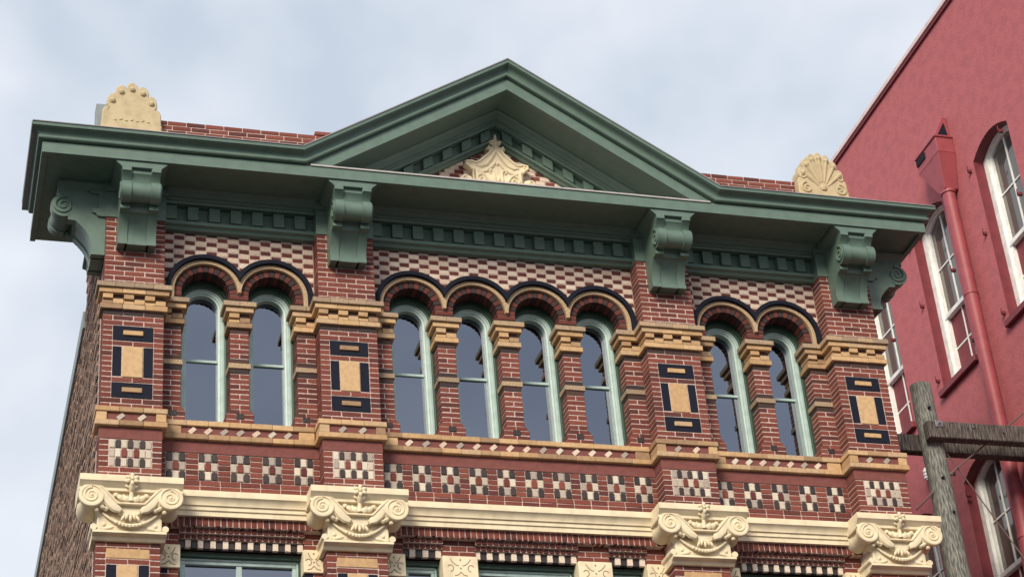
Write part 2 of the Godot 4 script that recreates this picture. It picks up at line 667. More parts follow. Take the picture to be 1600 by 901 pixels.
func panel(p: Node3D, cx: float, y0: float, n: int) -> void:
	var ih := .213                              # half width of the stones' field
	for r in n:
		var y := y0 + r * C
		for s in [-1, 1]:
			var a: float = cx - PH if s < 0 else cx + ih + .006
			var b: float = cx - ih - .006 if s < 0 else cx + PH
			brick(p, "brick", Vector3(a, y + J / 2, ZW), Vector3(b, y + C - J / 2, 0), pick(M.red))
	for r in [3, 10]:                           # red courses between the stones
		var y: float = y0 + r * C
		for k in 2:
			brick(p, "brick", Vector3(cx - ih + k * (ih + .005), y + J / 2, ZW), Vector3(cx - .005 + k * (ih + .005), y + C - J / 2, 0), pick(M.red))
	for s in [0, 1]:                            # black stone with a tan brick let into it
		var y: float = y0 + (11 * C if s else 0.0)
		var g := G.new()
		g.box(Vector3(cx - ih, y + .003, ZW), Vector3(cx + ih, y + 3 * C - .003, .003), .004)
		put("black_block", g, M.black, p)
		brick(p, "tan_block", Vector3(cx - .105, y + .066, -.1), Vector3(cx + .105, y + .066 + .056, .020), pick(M.tan), .005)
	for s in [-1, 1]:
		brick(p, "black_block", Vector3(cx + s * .163 - .05, y0 + 4 * C + .004, ZW), Vector3(cx + s * .163 + .05, y0 + 10 * C - .004, 0.0), M.black, .005)
	brick(p, "tan_block", Vector3(cx - .107, y0 + 4 * C - .002, ZW), Vector3(cx + .107, y0 + 10 * C - .002, .006), M.tan[2 * (rng.randi() % 2)], .006)

# tan, recessed brown with pale diamonds, tan
func belt(p: Node3D, x0: float, x1: float, zf: float, ends: bool, nd: int, zb: float) -> void:
	var pr := .05
	for k in 2:
		var y := Y0 - .06 if k == 0 else 11.408
		var a := x0 - (pr if ends else 0.0)
		var b := x1 + (pr if ends else 0.0)
		var n := roundi((b - a) / .225)
		var u := (b - a) / n
		for q in n:
			brick(p, "tan_brick", Vector3(a + q * u + .0008, y, zb), Vector3(a + (q + 1) * u - .0008, y + .06, zf + pr), pick(M.tan), .005)
	var g := G.new()
	var xe := .012 if ends else 0.0
	g.box(Vector3(x0 - xe, 11.469, zb), Vector3(x1 + xe, 11.564, zf + .02))
	put("recess", g, M.brown, p)
	var be := .105 if ends else .17
	for s in [-1, 1]:
		var a: float = x0 - .036 * float(ends) if s < 0 else x1 + .036 * float(ends) - be
		brick(p, "tan_brick", Vector3(a, 11.470, zb), Vector3(a + be, 11.563, zf + .04), pick(M.tan), .005)
	var l := x0 + be + (.0 if ends else .03)
	var r := x1 - be - (.0 if ends else .03)
	var step := (r - l) / nd
	var dg := G.new()
	dg.box(Vector3(-.044, -.026, -.03), Vector3(.044, .026, .010), .004)
	var dm := dg.mesh()
	for k in nd:
		piece(p, "diamond_tile", dm, Transform3D(Basis(Vector3.BACK, deg_to_rad(43 + rng.randf_range(-3, 3))), Vector3(l + step * (k + .5), 11.516, zf + .020)), M.pink[rng.randi() % 3] if rng.randf() < .5 else pick(M.glaze_pale))

# upright glazed headers in three rows, pale and dark by turns, rounded at the top
func tiles(p: Node3D, x0: float, n: int, u: float, y0: float, zf: float, sd: int) -> void:
	for r in 3:
		for k in n:
			var w := u - .008
			var key := "tile%d" % roundi(w * 1000)
			if not boxes.has(key):
				var g := G.new()
				g.prism(PackedVector2Array([Vector2(-w / 2, -.048), Vector2(w / 2, -.048), Vector2(w / 2, .034), Vector2(w * .32, .046), Vector2(-w * .32, .046), Vector2(-w / 2, .034)]), -.08, 0, Transform3D.IDENTITY, .005)
				boxes[key] = g.mesh()
			var m: Material
			var d := (k + r) % 2 == (1 if n == 7 else 0)
			if r == 1 and n == 7:
				m = pick(M.red) if k in [2, 4] else pick(M.glaze_pale)
			elif r == 1:
				m = pick(M.red) if k == 1 else pick(M.glaze_pale)
			else:
				m = pick(M.glaze_dark) if d else pick(M.glaze_pale)
			piece(p, "header_tile", boxes[key], Transform3D(Basis.IDENTITY, Vector3(x0 + (k + .5) * u, y0 + .05 + r * .1045, zf + .004 + rng.randf_range(0, .006))), m)

func bay(b: int) -> void:
	var xl: float = BAY[b][0]
	var xr: float = BAY[b][1]
	var wins := []
	for w in WC:
		if w > xl and w < xr:
			wins.append(w)
	# piers between and beside the windows
	var edges := [[xl, wins[0] - OPEN]]
	for k in wins.size() - 1:
		edges.append([wins[k] + OPEN, wins[k + 1] - OPEN])
	edges.append([wins[-1] + OPEN, xr])
	for k in edges.size():
		pier(edges[k][0], edges[k][1], k == 0, k == edges.size() - 1)
	arcade(xl, xr, wins)
	# frieze of red and pale headers by turns
	var g := G.new()
	var top := 14.02
	var pts := PackedVector2Array([Vector2(xl, top), Vector2(xl, SPRING)])
	for w in wins:
		for a in range(0, 13):
			var th := PI - PI * a / 12
			pts.append(Vector2(w + cos(th) * .36, SPRING + sin(th) * .36))
	pts.append(Vector2(xr, SPRING))
	pts.append(Vector2(xr, top))
	g.prism(pts, -.5, ZW - .003)
	var fr := put("frieze", g, M.mortar, B)
	var n := roundi((xr - xl) / .1185)
	var u := (xr - xl) / n
	for r in range(0, 13):
		var y := 14.02 - (r + 1) * C * .985
		for k in n:
			var cx := xl + (k + .5) * u
			var hid := false
			for w in wins:
				if Vector2(cx - w, y + .03 - SPRING).length() < .40 or (y < SPRING and absf(cx - w) < .42):
					hid = true
			if y < 13.16:
				hid = true
			if not hid:
				brick(fr, "frieze_brick", Vector3(xl + k * u + .004, y + .005, -.30), Vector3(xl + (k + 1) * u - .005, y + .0555, ZW), pick(M.pink) if (k + r) % 2 else M.red[[3, 6, 6][rng.randi() % 3]])
	# sill belt of the bay
	g = G.new()
	g.box(Vector3(xl, 10.5, -.52), Vector3(xr, 11.6, ZW - .007))
	var sp := put("spandrel", g, M.mortar, B)
	belt(sp, xl + .05, xr - .05, ZW, false, 14 if b == 1 else 7, -.55)
	g = G.new()
	g.box(Vector3(xl, 11.27, -.3), Vector3(xr, 11.408, ZW + .004))
	put("band", g, M.brown, sp)
	var ng := 10 if b == 1 else 5
	var pit := (xr - xl) / ng
	for k in ng + 1:
		var a := xl + k * pit - (pit - .205) / 2 + .003
		var a2 := a + pit - .211
		for r in 5:
			if a2 > xl and a < xr:
				brick(sp, "panel_brick", Vector3(maxf(a, xl + .002), 10.958 + r * .0625, -.3), Vector3(minf(a2, xr - .002), 11.0095 + r * .0625, ZW), pick(M.red))
		if k < ng:
			tiles(sp, xl + k * pit + (pit - .205) / 2, 3, .0683, 10.958, ZW, k)
	var nb := roundi((xr - xl) / .2)
	var ub := (xr - xl) / nb
	for r in 3:
		for k in nb:
			brick(sp, "panel_brick", Vector3(xl + k * ub + .005, 10.898 - r * C, -.3), Vector3(xl + (k + 1) * ub - .005, 10.95 - r * C, ZW), pick(M.red))

func pier(x0: float, x1: float, first: bool, last: bool) -> void:
	var g := G.new()
	var e := .004
	g.box(Vector3(x0 + e, Y0, -.5), Vector3(x1 - e, SPRING, ZW - e))
	var p := put("pier", g, M.mortar, B)
	var l := 0.0 if first else 1.0
	var r_ := 0.0 if last else 1.0
	for r in range(3, 19):
		var y := Y0 + r * C
		if r == 18 or r == 12 or r == 10:
			dark_course(p, x0, x1, y, ZW, -.42)
		elif r == 11:
			brick(p, "tan_brick", Vector3(x0 - .016 * l, y + .001, -.42), Vector3(x1 + .016 * r_, y + C - .001, ZW + .016), pick(M.tangrey), .004)
		else:
			var w := x1 - x0
			var cuts := [0.0, .5, 1.0] if r % 2 else [0.0, 1.0]
			for k in cuts.size() - 1:
				brick(p, "pier_brick", Vector3(x0 + cuts[k] * w + (J / 2 if k > 0 else 0.0), y + J / 2, -.42), Vector3(x0 + cuts[k + 1] * w - (J / 2 if k + 2 < cuts.size() else 0.0), y + C - J / 2, ZW), pick(M.red))
	# splayed foot of three courses with a dark block
	var sp := .045
	var fg := G.new()
	fg.box(Vector3(x0 - sp * l + .004 * l, Y0, -.42), Vector3(x1 + sp * r_ - .004 * r_, Y0 + 2 * C, ZW + .016))
	put("foot", fg, M.mortar, p)
	for r in 3:
		var y := Y0 + r * C
		var a := x0 - sp * l
		var b := x1 + sp * r_
		var cx := (a + b) / 2
		if r == 1:
			brick(p, "pier_brick", Vector3(a, y + J / 2, -.42), Vector3(cx - .045, y + C - J / 2, ZW + .02), pick(M.red))
			brick(p, "dark_block", Vector3(cx - .042, y + .001, -.42), Vector3(cx + .042, y + C - .001, ZW + .026), M.glaze_dark[0])
			brick(p, "pier_brick", Vector3(cx + .045, y + J / 2, -.42), Vector3(b, y + C - J / 2, ZW + .02), pick(M.red))
		elif r == 0:
			brick(p, "pier_brick", Vector3(a, y + .002, -.42), Vector3(cx - J / 2, y + C - J / 2, ZW + .02), pick(M.red))
			brick(p, "pier_brick", Vector3(cx + J / 2, y + .002, -.42), Vector3(b, y + C - J / 2, ZW + .02), pick(M.red))
		else:
			var h := G.new()
			h.prism(PackedVector2Array([Vector2(a, y + J / 2), Vector2(cx - J / 2, y + J / 2), Vector2(cx - J / 2, y + C - J / 2), Vector2(lerpf(a, x0, .9), y + C - J / 2)]), -.42, ZW + .010, Transform3D.IDENTITY, .005)
			put("splay_brick", h, pick(M.red), p)
			h = G.new()
			h.prism(PackedVector2Array([Vector2(cx + J / 2, y + J / 2), Vector2(b, y + J / 2), Vector2(lerpf(b, x1, .9), y + C - J / 2), Vector2(cx + J / 2, y + C - J / 2)]), -.42, ZW + .010, Transform3D.IDENTITY, .005)
			put("splay_brick", h, pick(M.red), p)
	for k in 5:
		cap_course(p, x0 if first else x0, x1, Y0 + (19 + k) * C, k, ZW, -.42)

func arc_frames(cx: float, cy: float, r: float, a0: float, a1: float, n: int) -> Array:
	var fr := []
	for i in n + 1:
		var th := a0 + (a1 - a0) * i / n
		fr.append([Vector3(cx + cos(th) * r, cy + sin(th) * r, 0), Vector3(cos(th), sin(th), 0), Vector3(0, 0, 1)])
	return fr

func arcade(xl: float, xr: float, wins: Array) -> void:
	var y1 := ROW + .001
	var rv := .352
	var rt := .397
	var rb := .447
	# pale spandrel and hood rings: outlines of the union of the circles
	for ring in [[rv - .004, rt, ZW - .05, ZW + .045, M.arch_tan, "arch_band"], [rt - .003, rb, ZW - .05, ZW + .090, M.black, "arch_hood"]]:
		var ri: float = ring[0]
		var ro: float = ring[1]
		var half := .3675
		var pts := PackedVector2Array()
		var g := G.new()
		# outer edge left to right
		var low: float = y1 if ring[5] == "arch_band" else y1 + .0
		var outer := PackedVector2Array()
		outer.append(Vector2(wins[0] - ro, low))
		for k in wins.size():
			var w: float = wins[k]
			var a0 := PI if k == 0 else PI - acos(half / ro)
			var a1 := 0.0 if k == wins.size() - 1 else acos(half / ro)
			for s in 25:
				var th := a0 + (a1 - a0) * s / 24.0
				outer.append(Vector2(w + cos(th) * ro, SPRING + sin(th) * ro))
		outer.append(Vector2(wins[-1] + ro, low))
		var inner := PackedVector2Array()
		inner.append(Vector2(wins[0] - ri, low))
		for k in wins.size():
			var w: float = wins[k]
			var lim := acos(minf(1.0, half / ri))
			var a0 := PI if k == 0 else PI - lim
			var a1 := 0.0 if k == wins.size() - 1 else lim
			if ri < half and k > 0:
				a0 = PI - .02
			if ri < half and k < wins.size() - 1:
				a1 = .02
			for s in 25:
				var th := a0 + (a1 - a0) * s / 24.0
				inner.append(Vector2(w + cos(th) * ri, SPRING + sin(th) * ri))
		inner.append(Vector2(wins[-1] + ri, low))
		inner.reverse()
		outer.append_array(inner)
		g.prism(outer, ring[2], ring[3], Transform3D.IDENTITY, .005)
		put(ring[5], g, ring[4], B, 25.0)
	# dark brick backing, then the wedge bricks one by one
	for w in wins:
		var g := G.new()
		g.sweep([Vector2(OPEN + .006, -.40), Vector2(rv - .002, -.40), Vector2(rv - .002, ZW - .004), Vector2(OPEN + .006, ZW - .004)], arc_frames(w, SPRING, 0.0001, PI, 0, 24))
		var ar := put("arch", ring_mesh(w, OPEN + .006, rv - .002, -.40, ZW - .004), M.dark[0], B)
		var n := 15
		for k in n:
			var a0: float = PI - PI * k / n - .012
			var a1: float = PI - PI * (k + 1) / n + .012
			var h := G.new()
			var c := []
			for i in 8:
				var th := a1 if i & 1 else a0
				var r := rv - .003 if i & 2 else OPEN
				c.append(Vector3(cos(th) * r, sin(th) * r, (ZW + .004) if i & 4 else -.40))
			h.hexa(c, .004)
			piece(ar, "arch_brick", h.mesh(), Transform3D(Basis.IDENTITY, Vector3(w, SPRING, 0)), M.dark[2 * (rng.randi() % 2)] if k % 2 else M.red[[3, 6, 3][rng.randi() % 3]])
	# short stilts between the springing and the belt
	for k in wins.size() + 1:
		var a: float = (wins[k - 1] + OPEN) if k > 0 else wins[0] - rv + .002
		var b: float = (wins[k] - OPEN) if k < wins.size() else wins[-1] + rv - .002
		for r in 2:
			var y := ROW + r * .058
			var g := G.new()
			g.box(Vector3(a, y + .002, -.40), Vector3(b, y + .057, ZW + .004), .004)
			put("stilt_brick", g, M.red[3] if r else M.dark[2], B)

func ring_mesh(cx: float, r0: float, r1: float, z0: float, z1: float) -> G:
	var g := G.new()
	for s in 24:
		var a := PI * s / 24
		var b := PI * (s + 1) / 24
		var c := []
		for i in 8:
			var th := b if i & 1 else a
			var r := r1 if i & 2 else r0
			c.append(Vector3(cx + cos(th) * r, SPRING + sin(th) * r, z1 if i & 4 else z0))
		g.hexa(c)
	return g

# no two panes hang quite alike
func tilt(o: Node3D, c: Vector3) -> void:
	var b := Basis.from_euler(Vector3(rng.randf_range(-.008, .008), rng.randf_range(-.010, .010), 0))
	o.transform = Transform3D(b, c - b * c)

func arched_window(cx: float) -> void:
	var sy := SPRING - .055
	var path := func(hw: float) -> Array:
		var fr := [[Vector3(cx - hw, Y0 - .05, 0), Vector3(-1, 0, 0), Vector3(0, 0, 1)]]
		for i in 29:
			var th := PI - PI * i / 28.0
			fr.append([Vector3(cx + cos(th) * hw, sy + sin(th) * hw, 0), Vector3(cos(th), sin(th), 0), Vector3(0, 0, 1)])
		fr.append([Vector3(cx + hw, Y0 - .05, 0), Vector3(1, 0, 0), Vector3(0, 0, 1)])
		return fr
	var g := G.new()
	g.sweep([Vector2(-.064, -.590), Vector2(0, -.590), Vector2(0, -.452), Vector2(-.016, -.450), Vector2(-.021, -.464), Vector2(-.041, -.466), Vector2(-.046, -.480), Vector2(-.064, -.486)], path.call(.238))
	var w := put("arched_window", g, M.mint, B, 30.0)
	g = G.new()
	g.sweep([Vector2(.003, -.59), Vector2(.12, -.59), Vector2(.12, -.415), Vector2(.045, -.415), Vector2(.027, -.405), Vector2(.018, -.432), Vector2(.003, -.436)], path.call(.236))
	put("casing", g, M.green_deep, w, 30.0)
	g = G.new()
	g.box(Vector3(cx - .178, 12.546, -.580), Vector3(cx + .178, 12.578, -.553), .003)
	put("meeting_rail", g, M.mint, w)
	g = G.new()
	var pts := PackedVector2Array([Vector2(cx - .182, 12.56), Vector2(cx + .182, 12.56)])
	for i in 25:
		var th := PI * i / 24.0
		pts.append(Vector2(cx + cos(th) * .182, sy + sin(th) * .182))
	g.prism(pts, -.572, -.562)
	var up := put("pane", g, M.glass, w)
	tilt(up, Vector3(cx, 12.9, -.567))
	g = G.new()
	g.box(Vector3(cx - .182, Y0 - .04, -.584), Vector3(cx + .182, 12.55, -.576))
	var low := put("pane", g, M.glass, w)
	tilt(low, Vector3(cx, 12.1, -.58))

func capital(cx: float, i: int) -> void:
	var g := G.new()
	# abacus with its return, block and neck
	g.prism(PackedVector2Array([Vector2(.262, 10.735), Vector2(.262, 10.668), Vector2(.245, 10.655), Vector2(.225, 10.632), Vector2(.205, 10.615), Vector2(.205, 10.585), Vector2(.15, 10.575), Vector2(-.25, 10.575), Vector2(-.25, 10.735)]), -.515, .515, Transform3D(Basis(Vector3(0, 0, 1), Vector3(0, 1, 0), Vector3(1, 0, 0)), Vector3(cx, 0, 0)))
	g.prism(PackedVector2Array([Vector2(-.42, 10.60), Vector2(-.30, 10.36), Vector2(-.32, 10.335), Vector2(-.32, 10.20), Vector2(.32, 10.20), Vector2(.32, 10.335), Vector2(.30, 10.36), Vector2(.42, 10.60)]), -.25, .105, Transform3D(Basis.IDENTITY, Vector3(cx, 0, 0)), .01)
	g.prism(PackedVector2Array([Vector2(-.36, 10.60), Vector2(-.135, 10.445), Vector2(-.12, 10.37), Vector2(-.07, 10.33), Vector2(.07, 10.33), Vector2(.12, 10.37), Vector2(.135, 10.445), Vector2(.36, 10.60)]), 0, .165, Transform3D(Basis.IDENTITY, Vector3(cx, 0, 0)), .015)
	g.prism(PackedVector2Array([Vector2(-.25, 10.205), Vector2(.10, 10.205), Vector2(.118, 10.19), Vector2(.12, 10.17), Vector2(.095, 10.158), Vector2(.06, 10.15), Vector2(.045, 10.125), Vector2(.03, 10.115), Vector2(-.25, 10.115)]), -.365, .365, Transform3D(Basis(Vector3(0, 0, 1), Vector3(0, 1, 0), Vector3(1, 0, 0)), Vector3(cx, 0, 0)))
	var c := put("capital", g, M.cream, B, 30.0)
	for s in [-1.0, 1.0]:
		# volute: a drum waisted towards the wall, a spiral on its face
		var h := G.new()
		var o := Vector3(cx + s * .392, 10.525, 0)
		var prof := [[-.2, .118], [-.1, .118], [-.03, .10], [.05, .088], [.12, .098], [.165, .120], [.175, .127], [.214, .127], [.222, .120], [.224, .098], [.212, .092], [.212, .0]]
		for k in prof.size() - 1:
			for q in 28:
				var t0 := TAU * q / 28
				var t1 := TAU * (q + 1) / 28
				var P := [prof[k], prof[k + 1]]
				var d0 := Vector3(cos(t0), sin(t0), 0)
				var d1 := Vector3(cos(t1), sin(t1), 0)
				var a: Vector3 = o + d0 * P[0][1] + Vector3(0, 0, P[0][0])
				var b: Vector3 = o + d1 * P[0][1] + Vector3(0, 0, P[0][0])
				var e: Vector3 = o + d1 * P[1][1] + Vector3(0, 0, P[1][0])
				var f: Vector3 = o + d0 * P[1][1] + Vector3(0, 0, P[1][0])
				h.quad(a, b, e, f)
		var pts := []
		var rad := []
		for k in 61:
			var t := k / 60.0
			var r := lerpf(.084, .010, pow(t, .85))
			var th = PI * .5 - s * TAU * 1.9 * t
			pts.append(o + Vector3(cos(th) * r, sin(th) * r, .213))
			rad.append(lerpf(.015, .009, t))
		h.tube(pts, rad, 6)
		h.ball(o + Vector3(0, 0, .213), Vector3(.022, .022, .02), 8)
		put("volute", h, M.cream, c, 35.0)
		# leaf scroll running from the volute down to the middle
		h = G.new()
		h.tube([Vector3(cx + s * .40, 10.652, .18), Vector3(cx + s * .335, 10.640, .19), Vector3(cx + s * .285, 10.59, .19), Vector3(cx + s * .245, 10.52, .185), Vector3(cx + s * .20, 10.455, .18), Vector3(cx + s * .15, 10.405, .18), Vector3(cx + s * .105, 10.385, .185), Vector3(cx + s * .092, 10.40, .19)], [.014, .030, .046, .056, .058, .052, .036, .018], 8, .6)
		h.tube([Vector3(cx + s * .36, 10.648, .205), Vector3(cx + s * .29, 10.615, .212), Vector3(cx + s * .21, 10.53, .212), Vector3(cx + s * .132, 10.447, .205)], .013, 6)
		h.ball(Vector3(cx + s * .275, 10.48, .17), Vector3(.03, .06, .03), 8, Basis(Vector3.BACK, s * .3))
		h.ball(Vector3(cx + s * .285, 10.415, .17), Vector3(.05, .024, .03), 8, Basis(Vector3.BACK, s * .5))
		h.ball(Vector3(cx + s * .335, 10.385, .165), Vector3(.026, .022, .025), 8)
		h.ball(Vector3(cx + s * .24, 10.40, .16), Vector3(.035, .022, .025), 8, Basis(Vector3.BACK, -s * .6))
		put("acanthus_leaf", h, M.cream, c, 40.0)
		h = G.new()
		h.tube([Vector3(cx + s * .355, 10.228, -.2), Vector3(cx + s * .355, 10.228, .115)], .034, 10)
		put("roll", h, M.cream, c, 40.0)
	g = G.new()
	g.box(Vector3(cx - .14, 10.437, .15), Vector3(cx + .14, 10.459, .216), .005)
	put("rim", g, M.cream, c)
	# garland with beads
	g = G.new()
	var pts := []
	var rad := []
	for k in 17:
		var t := -1.0 + k / 8.0
		pts.append(Vector3(cx + t * .27, 10.238 + t * t * .135, .125 + .02 * (1 - absf(t))))
		rad.append(.013 + .006 * (1 - absf(t)))
	g.tube(pts, rad, 7)
	for k in 9:
		var t := (k - 4) / 8.0
		g.ball(Vector3(cx + t * .27, 10.232 + t * t * .135, .15), Vector3.ONE * (.025 - absf(t) * .012), 8)
	for k in 5:
		var t := (k - 2) / 2.0
		g.ball(Vector3(cx + t * .075, 10.325 - (.018 if k % 2 == 0 else .0), .165), Vector3(.017, .038, .02), 8, Basis(Vector3.BACK, t * .5))
	for s in [-1.0, 1.0]:
		g.ball(Vector3(cx + s * .205, 10.222, .108), Vector3(.055, .016, .012), 8, Basis(Vector3.BACK, -s * .25))
		g.ball(Vector3(cx + s * .255, 10.258, .108), Vector3(.022, .022, .012), 8)
	put("garland", g, M.cream, c, 40.0)
	# flower on the abacus, stem and spread leaves
	g = G.new()
	for k in 6:
		var th := PI / 2 + TAU * k / 6
		g.ball(Vector3(cx + cos(th) * .046, 10.690 + sin(th) * .040, .268), Vector3(.032, .022, .020), 8, Basis(Vector3.BACK, th))
	g.ball(Vector3(cx, 10.694, .275), Vector3.ONE * .019, 8)
	g.tube([Vector3(cx, 10.66, .25), Vector3(cx, 10.62, .232), Vector3(cx, 10.575, .205), Vector3(cx, 10.52, .20), Vector3(cx, 10.475, .20)], [.028, .036, .020, .024, .034], 8)
	for s in [-1.0, 1.0]:
		g.ball(Vector3(cx + s * .036, 10.625, .228), Vector3(.036, .018, .018), 8, Basis(Vector3.BACK, s * .5))
		g.ball(Vector3(cx + s * .050, 10.500, .195), Vector3(.050, .036, .030), 8, Basis(Vector3.BACK, s * .35))
		g.ball(Vector3(cx + s * .105, 10.515, .19), Vector3(.050, .030, .026), 8, Basis(Vector3.BACK, s * .7))
		g.ball(Vector3(cx + s * .150, 10.545, .19), Vector3(.028, .026, .022), 8)
		g.ball(Vector3(cx + s * .07, 10.535, .185), Vector3(.014, .028, .016), 8, Basis(Vector3.BACK, -s * .4))
	put("flower", g, M.cream, c, 40.0)

func lower_storey() -> void:
	var ent := [Vector2(-.30, 10.735), Vector2(.0, 10.735), Vector2(.0, 10.668), Vector2(-.012, 10.66), Vector2(-.03, 10.64), Vector2(-.045, 10.612), Vector2(-.048, 10.592), Vector2(-.066, 10.590), Vector2(-.066, 10.545), Vector2(-.082, 10.542), Vector2(-.082, 10.487), Vector2(-.30, 10.487)]
	var spans := [[[-3.70, -2.41]], [[-1.355, -.93], [-.57, .57], [.93, 1.355]], [[2.41, 3.70]]]
	for b in 3:
		var xl: float = BAY[b][0]
		var xr: float = BAY[b][1]
		var g := G.new()
		g.prism(PackedVector2Array(ent), xl - .05, xr + .05, Transform3D(Basis(Vector3(0, 0, 1), Vector3(0, 1, 0), Vector3(1, 0, 0)), Vector3.ZERO))
		put("entablature", g, M.cream, B, 30.0)
		g = G.new()
		g.box(Vector3(xl, 10.20, -.56), Vector3(xr, 10.49, -.30))
		g.box(Vector3(xl, 10.395, -.31), Vector3(xr, 10.487, -.130))
		var ln := put("lintel", g, M.mortar, B)
		# soldier courses stepping in over the windows
		var n := roundi((xr - xl) / .0625)
		var u := (xr - xl) / n
		for k in n:
			var a := xl + k * u + .004
			var c := xl + (k + 1) * u - .004
			brick(ln, "soldier_brick", Vector3(a, 10.395, -.33), Vector3(c, 10.492, -.125), pick(M.red), .005)
		for sp in spans[b]:
			var m := roundi((sp[1] - sp[0]) / .0625)
			var w: float = (sp[1] - sp[0]) / m
			for k in m:
				var a: float = sp[0] + k * w + .004
				var c: float = sp[0] + (k + 1) * w - .004
				brick(ln, "corbel_brick", Vector3(a, 10.345, -.33), Vector3(c, 10.389, -.175), M.red[[3, 6, 1][k % 3]], .007)
				brick(ln, "corbel_brick", Vector3(a, 10.298, -.33), Vector3(c, 10.340, -.222), M.red[[6, 3][k % 2]], .008)
			g = G.new()
			g.box(Vector3(sp[0], 10.2, -.34), Vector3(sp[1], 10.296, -.293))
			put("recess", g, M.glaze_dark[0], ln)
			g = G.new()
			g.box(Vector3(sp[0], 10.342, -.31), Vector3(sp[1], 10.391, -.185))
			g.box(Vector3(sp[0], 10.297, -.31), Vector3(sp[1], 10.342, -.232))
			put("joint", g, M.mortar, ln)
			var h := roundi((sp[1] - sp[0]) / .066)
			w = (sp[1] - sp[0]) / h
			for k in h:
				var pale := k % 2 == (0 if h % 2 else 1)
				brick(ln, "dentil_brick", Vector3(sp[0] + k * w + .003, 10.207, -.34), Vector3(sp[0] + (k + 1) * w - .003, 10.294, -.252 if pale else -.268), M.pink[3] if pale else M.glaze_dark[0], .004)
			lower_window(sp[0], sp[1])
		# piers beside and between the windows
		var edge := xl
		for k in spans[b].size() + 1:
			var x1: float = spans[b][k][0] if k < spans[b].size() else xr
			lower_pier(edge, x1, k)
			if k < spans[b].size():
				edge = spans[b][k][1]

func lower_pier(x0: float, x1: float, k: int) -> void:
	var g := G.new()
	g.box(Vector3(x0 + .005, 8.8, -.5), Vector3(x1 - .005, 10.40, ZW - .006))
	var p := put("lower_pier", g, M.mortar, B)
	for r in 14:
		var y := 10.398 - (r + 1) * C
		if y + C > 9.975 and y < 10.19 and r > 2:
			continue
		var n := maxi(1, roundi((x1 - x0) / .2))
		var u := (x1 - x0) / n
		var cuts := []
		for q in n + 1:
			cuts.append(x0 + q * u)
		if r % 2:
			cuts = [x0]
			for q in n:
				cuts.append(x0 + (q + .5) * u)
			cuts.append(x1)
		for q in cuts.size() - 1:
			brick(p, "pier_brick", Vector3(cuts[q] + (.005 if q else 0.0), y + J / 2, -.45), Vector3(cuts[q + 1] - (.005 if q < cuts.size() - 2 else 0.0), y + C - J / 2, ZW), M.black if r == 7 and q == 0 else pick(M.red))
	# carved cream block, shade of its grooves painted as raised brown lines
	g = G.new()
	g.box(Vector3(x0 - .012, 9.955, -.45), Vector3(x1 + .012, 10.21, ZW + .03), .006)
	var cb := put("carved_block", g, M.cream, p)
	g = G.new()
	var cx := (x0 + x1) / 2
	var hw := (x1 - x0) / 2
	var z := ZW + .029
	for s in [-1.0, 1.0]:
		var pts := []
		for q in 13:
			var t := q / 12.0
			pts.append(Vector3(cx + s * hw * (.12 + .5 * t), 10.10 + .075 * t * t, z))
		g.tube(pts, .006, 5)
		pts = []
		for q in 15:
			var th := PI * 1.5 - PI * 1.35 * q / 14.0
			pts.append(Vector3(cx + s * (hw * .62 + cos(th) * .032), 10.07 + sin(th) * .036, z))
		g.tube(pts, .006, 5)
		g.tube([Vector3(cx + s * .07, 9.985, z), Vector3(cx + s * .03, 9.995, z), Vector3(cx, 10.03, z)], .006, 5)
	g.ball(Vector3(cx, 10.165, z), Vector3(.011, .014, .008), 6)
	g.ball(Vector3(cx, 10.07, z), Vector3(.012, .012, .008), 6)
	put("groove_shade_lines", g, M.groove_shade, cb, 40.0)

func lower_window(x0: float, x1: float) -> void:
	var g := G.new()
	var cx := (x0 + x1) / 2
	g.box(Vector3(x0, 10.15, -.5), Vector3(x1, 10.207, -.345), .005)
	g.box(Vector3(x0, 8.8, -.5), Vector3(x0 + .03, 10.15, -.36), .004)
	g.box(Vector3(x1 - .03, 8.8, -.5), Vector3(x1, 10.15, -.36), .004)
	var w := put("window", g, M.green_deep, B)
	g = G.new()
	var a := x0 + .031
	var b := x1 - .031
	for st in [[.0, .022, -.385], [.022, .06, -.402]]:
		var i: float = st[0]
		var o: float = st[1]
		g.box(Vector3(a + i, 10.15 - o, -.48), Vector3(b - i, 10.15 - i, st[2]), .004)
		g.box(Vector3(a + i, 8.8, -.48), Vector3(a + o, 10.15 - o - .001, st[2]), .004)
		g.box(Vector3(b - o, 8.8, -.48), Vector3(b - i, 10.15 - o - .001, st[2]), .004)
	if x1 - x0 > .8:
		g.box(Vector3(cx - .03, 8.8, -.48), Vector3(cx + .03, 10.089, -.41), .004)
	put("frame", g, M.mint, w)
	for k in (2 if x1 - x0 > .8 else 1):
		g = G.new()
		var l := a + .055 if k == 0 else cx + .025
		var r := (cx - .025 if x1 - x0 > .8 else b - .055) if k == 0 else b - .055
		g.box(Vector3(l, 8.8, -.452), Vector3(r, 10.095, -.444))
		put("pane", g, M.glass, w)

# ------------------------------------------------------------------ cornice
const ZF := 0.55
const CL := -5.30
const CR := 5.155
const YT := 14.68          # top of the crown
const PE := 2.48           # where the pediment's rake leaves the level crown
const RISE := 1.545

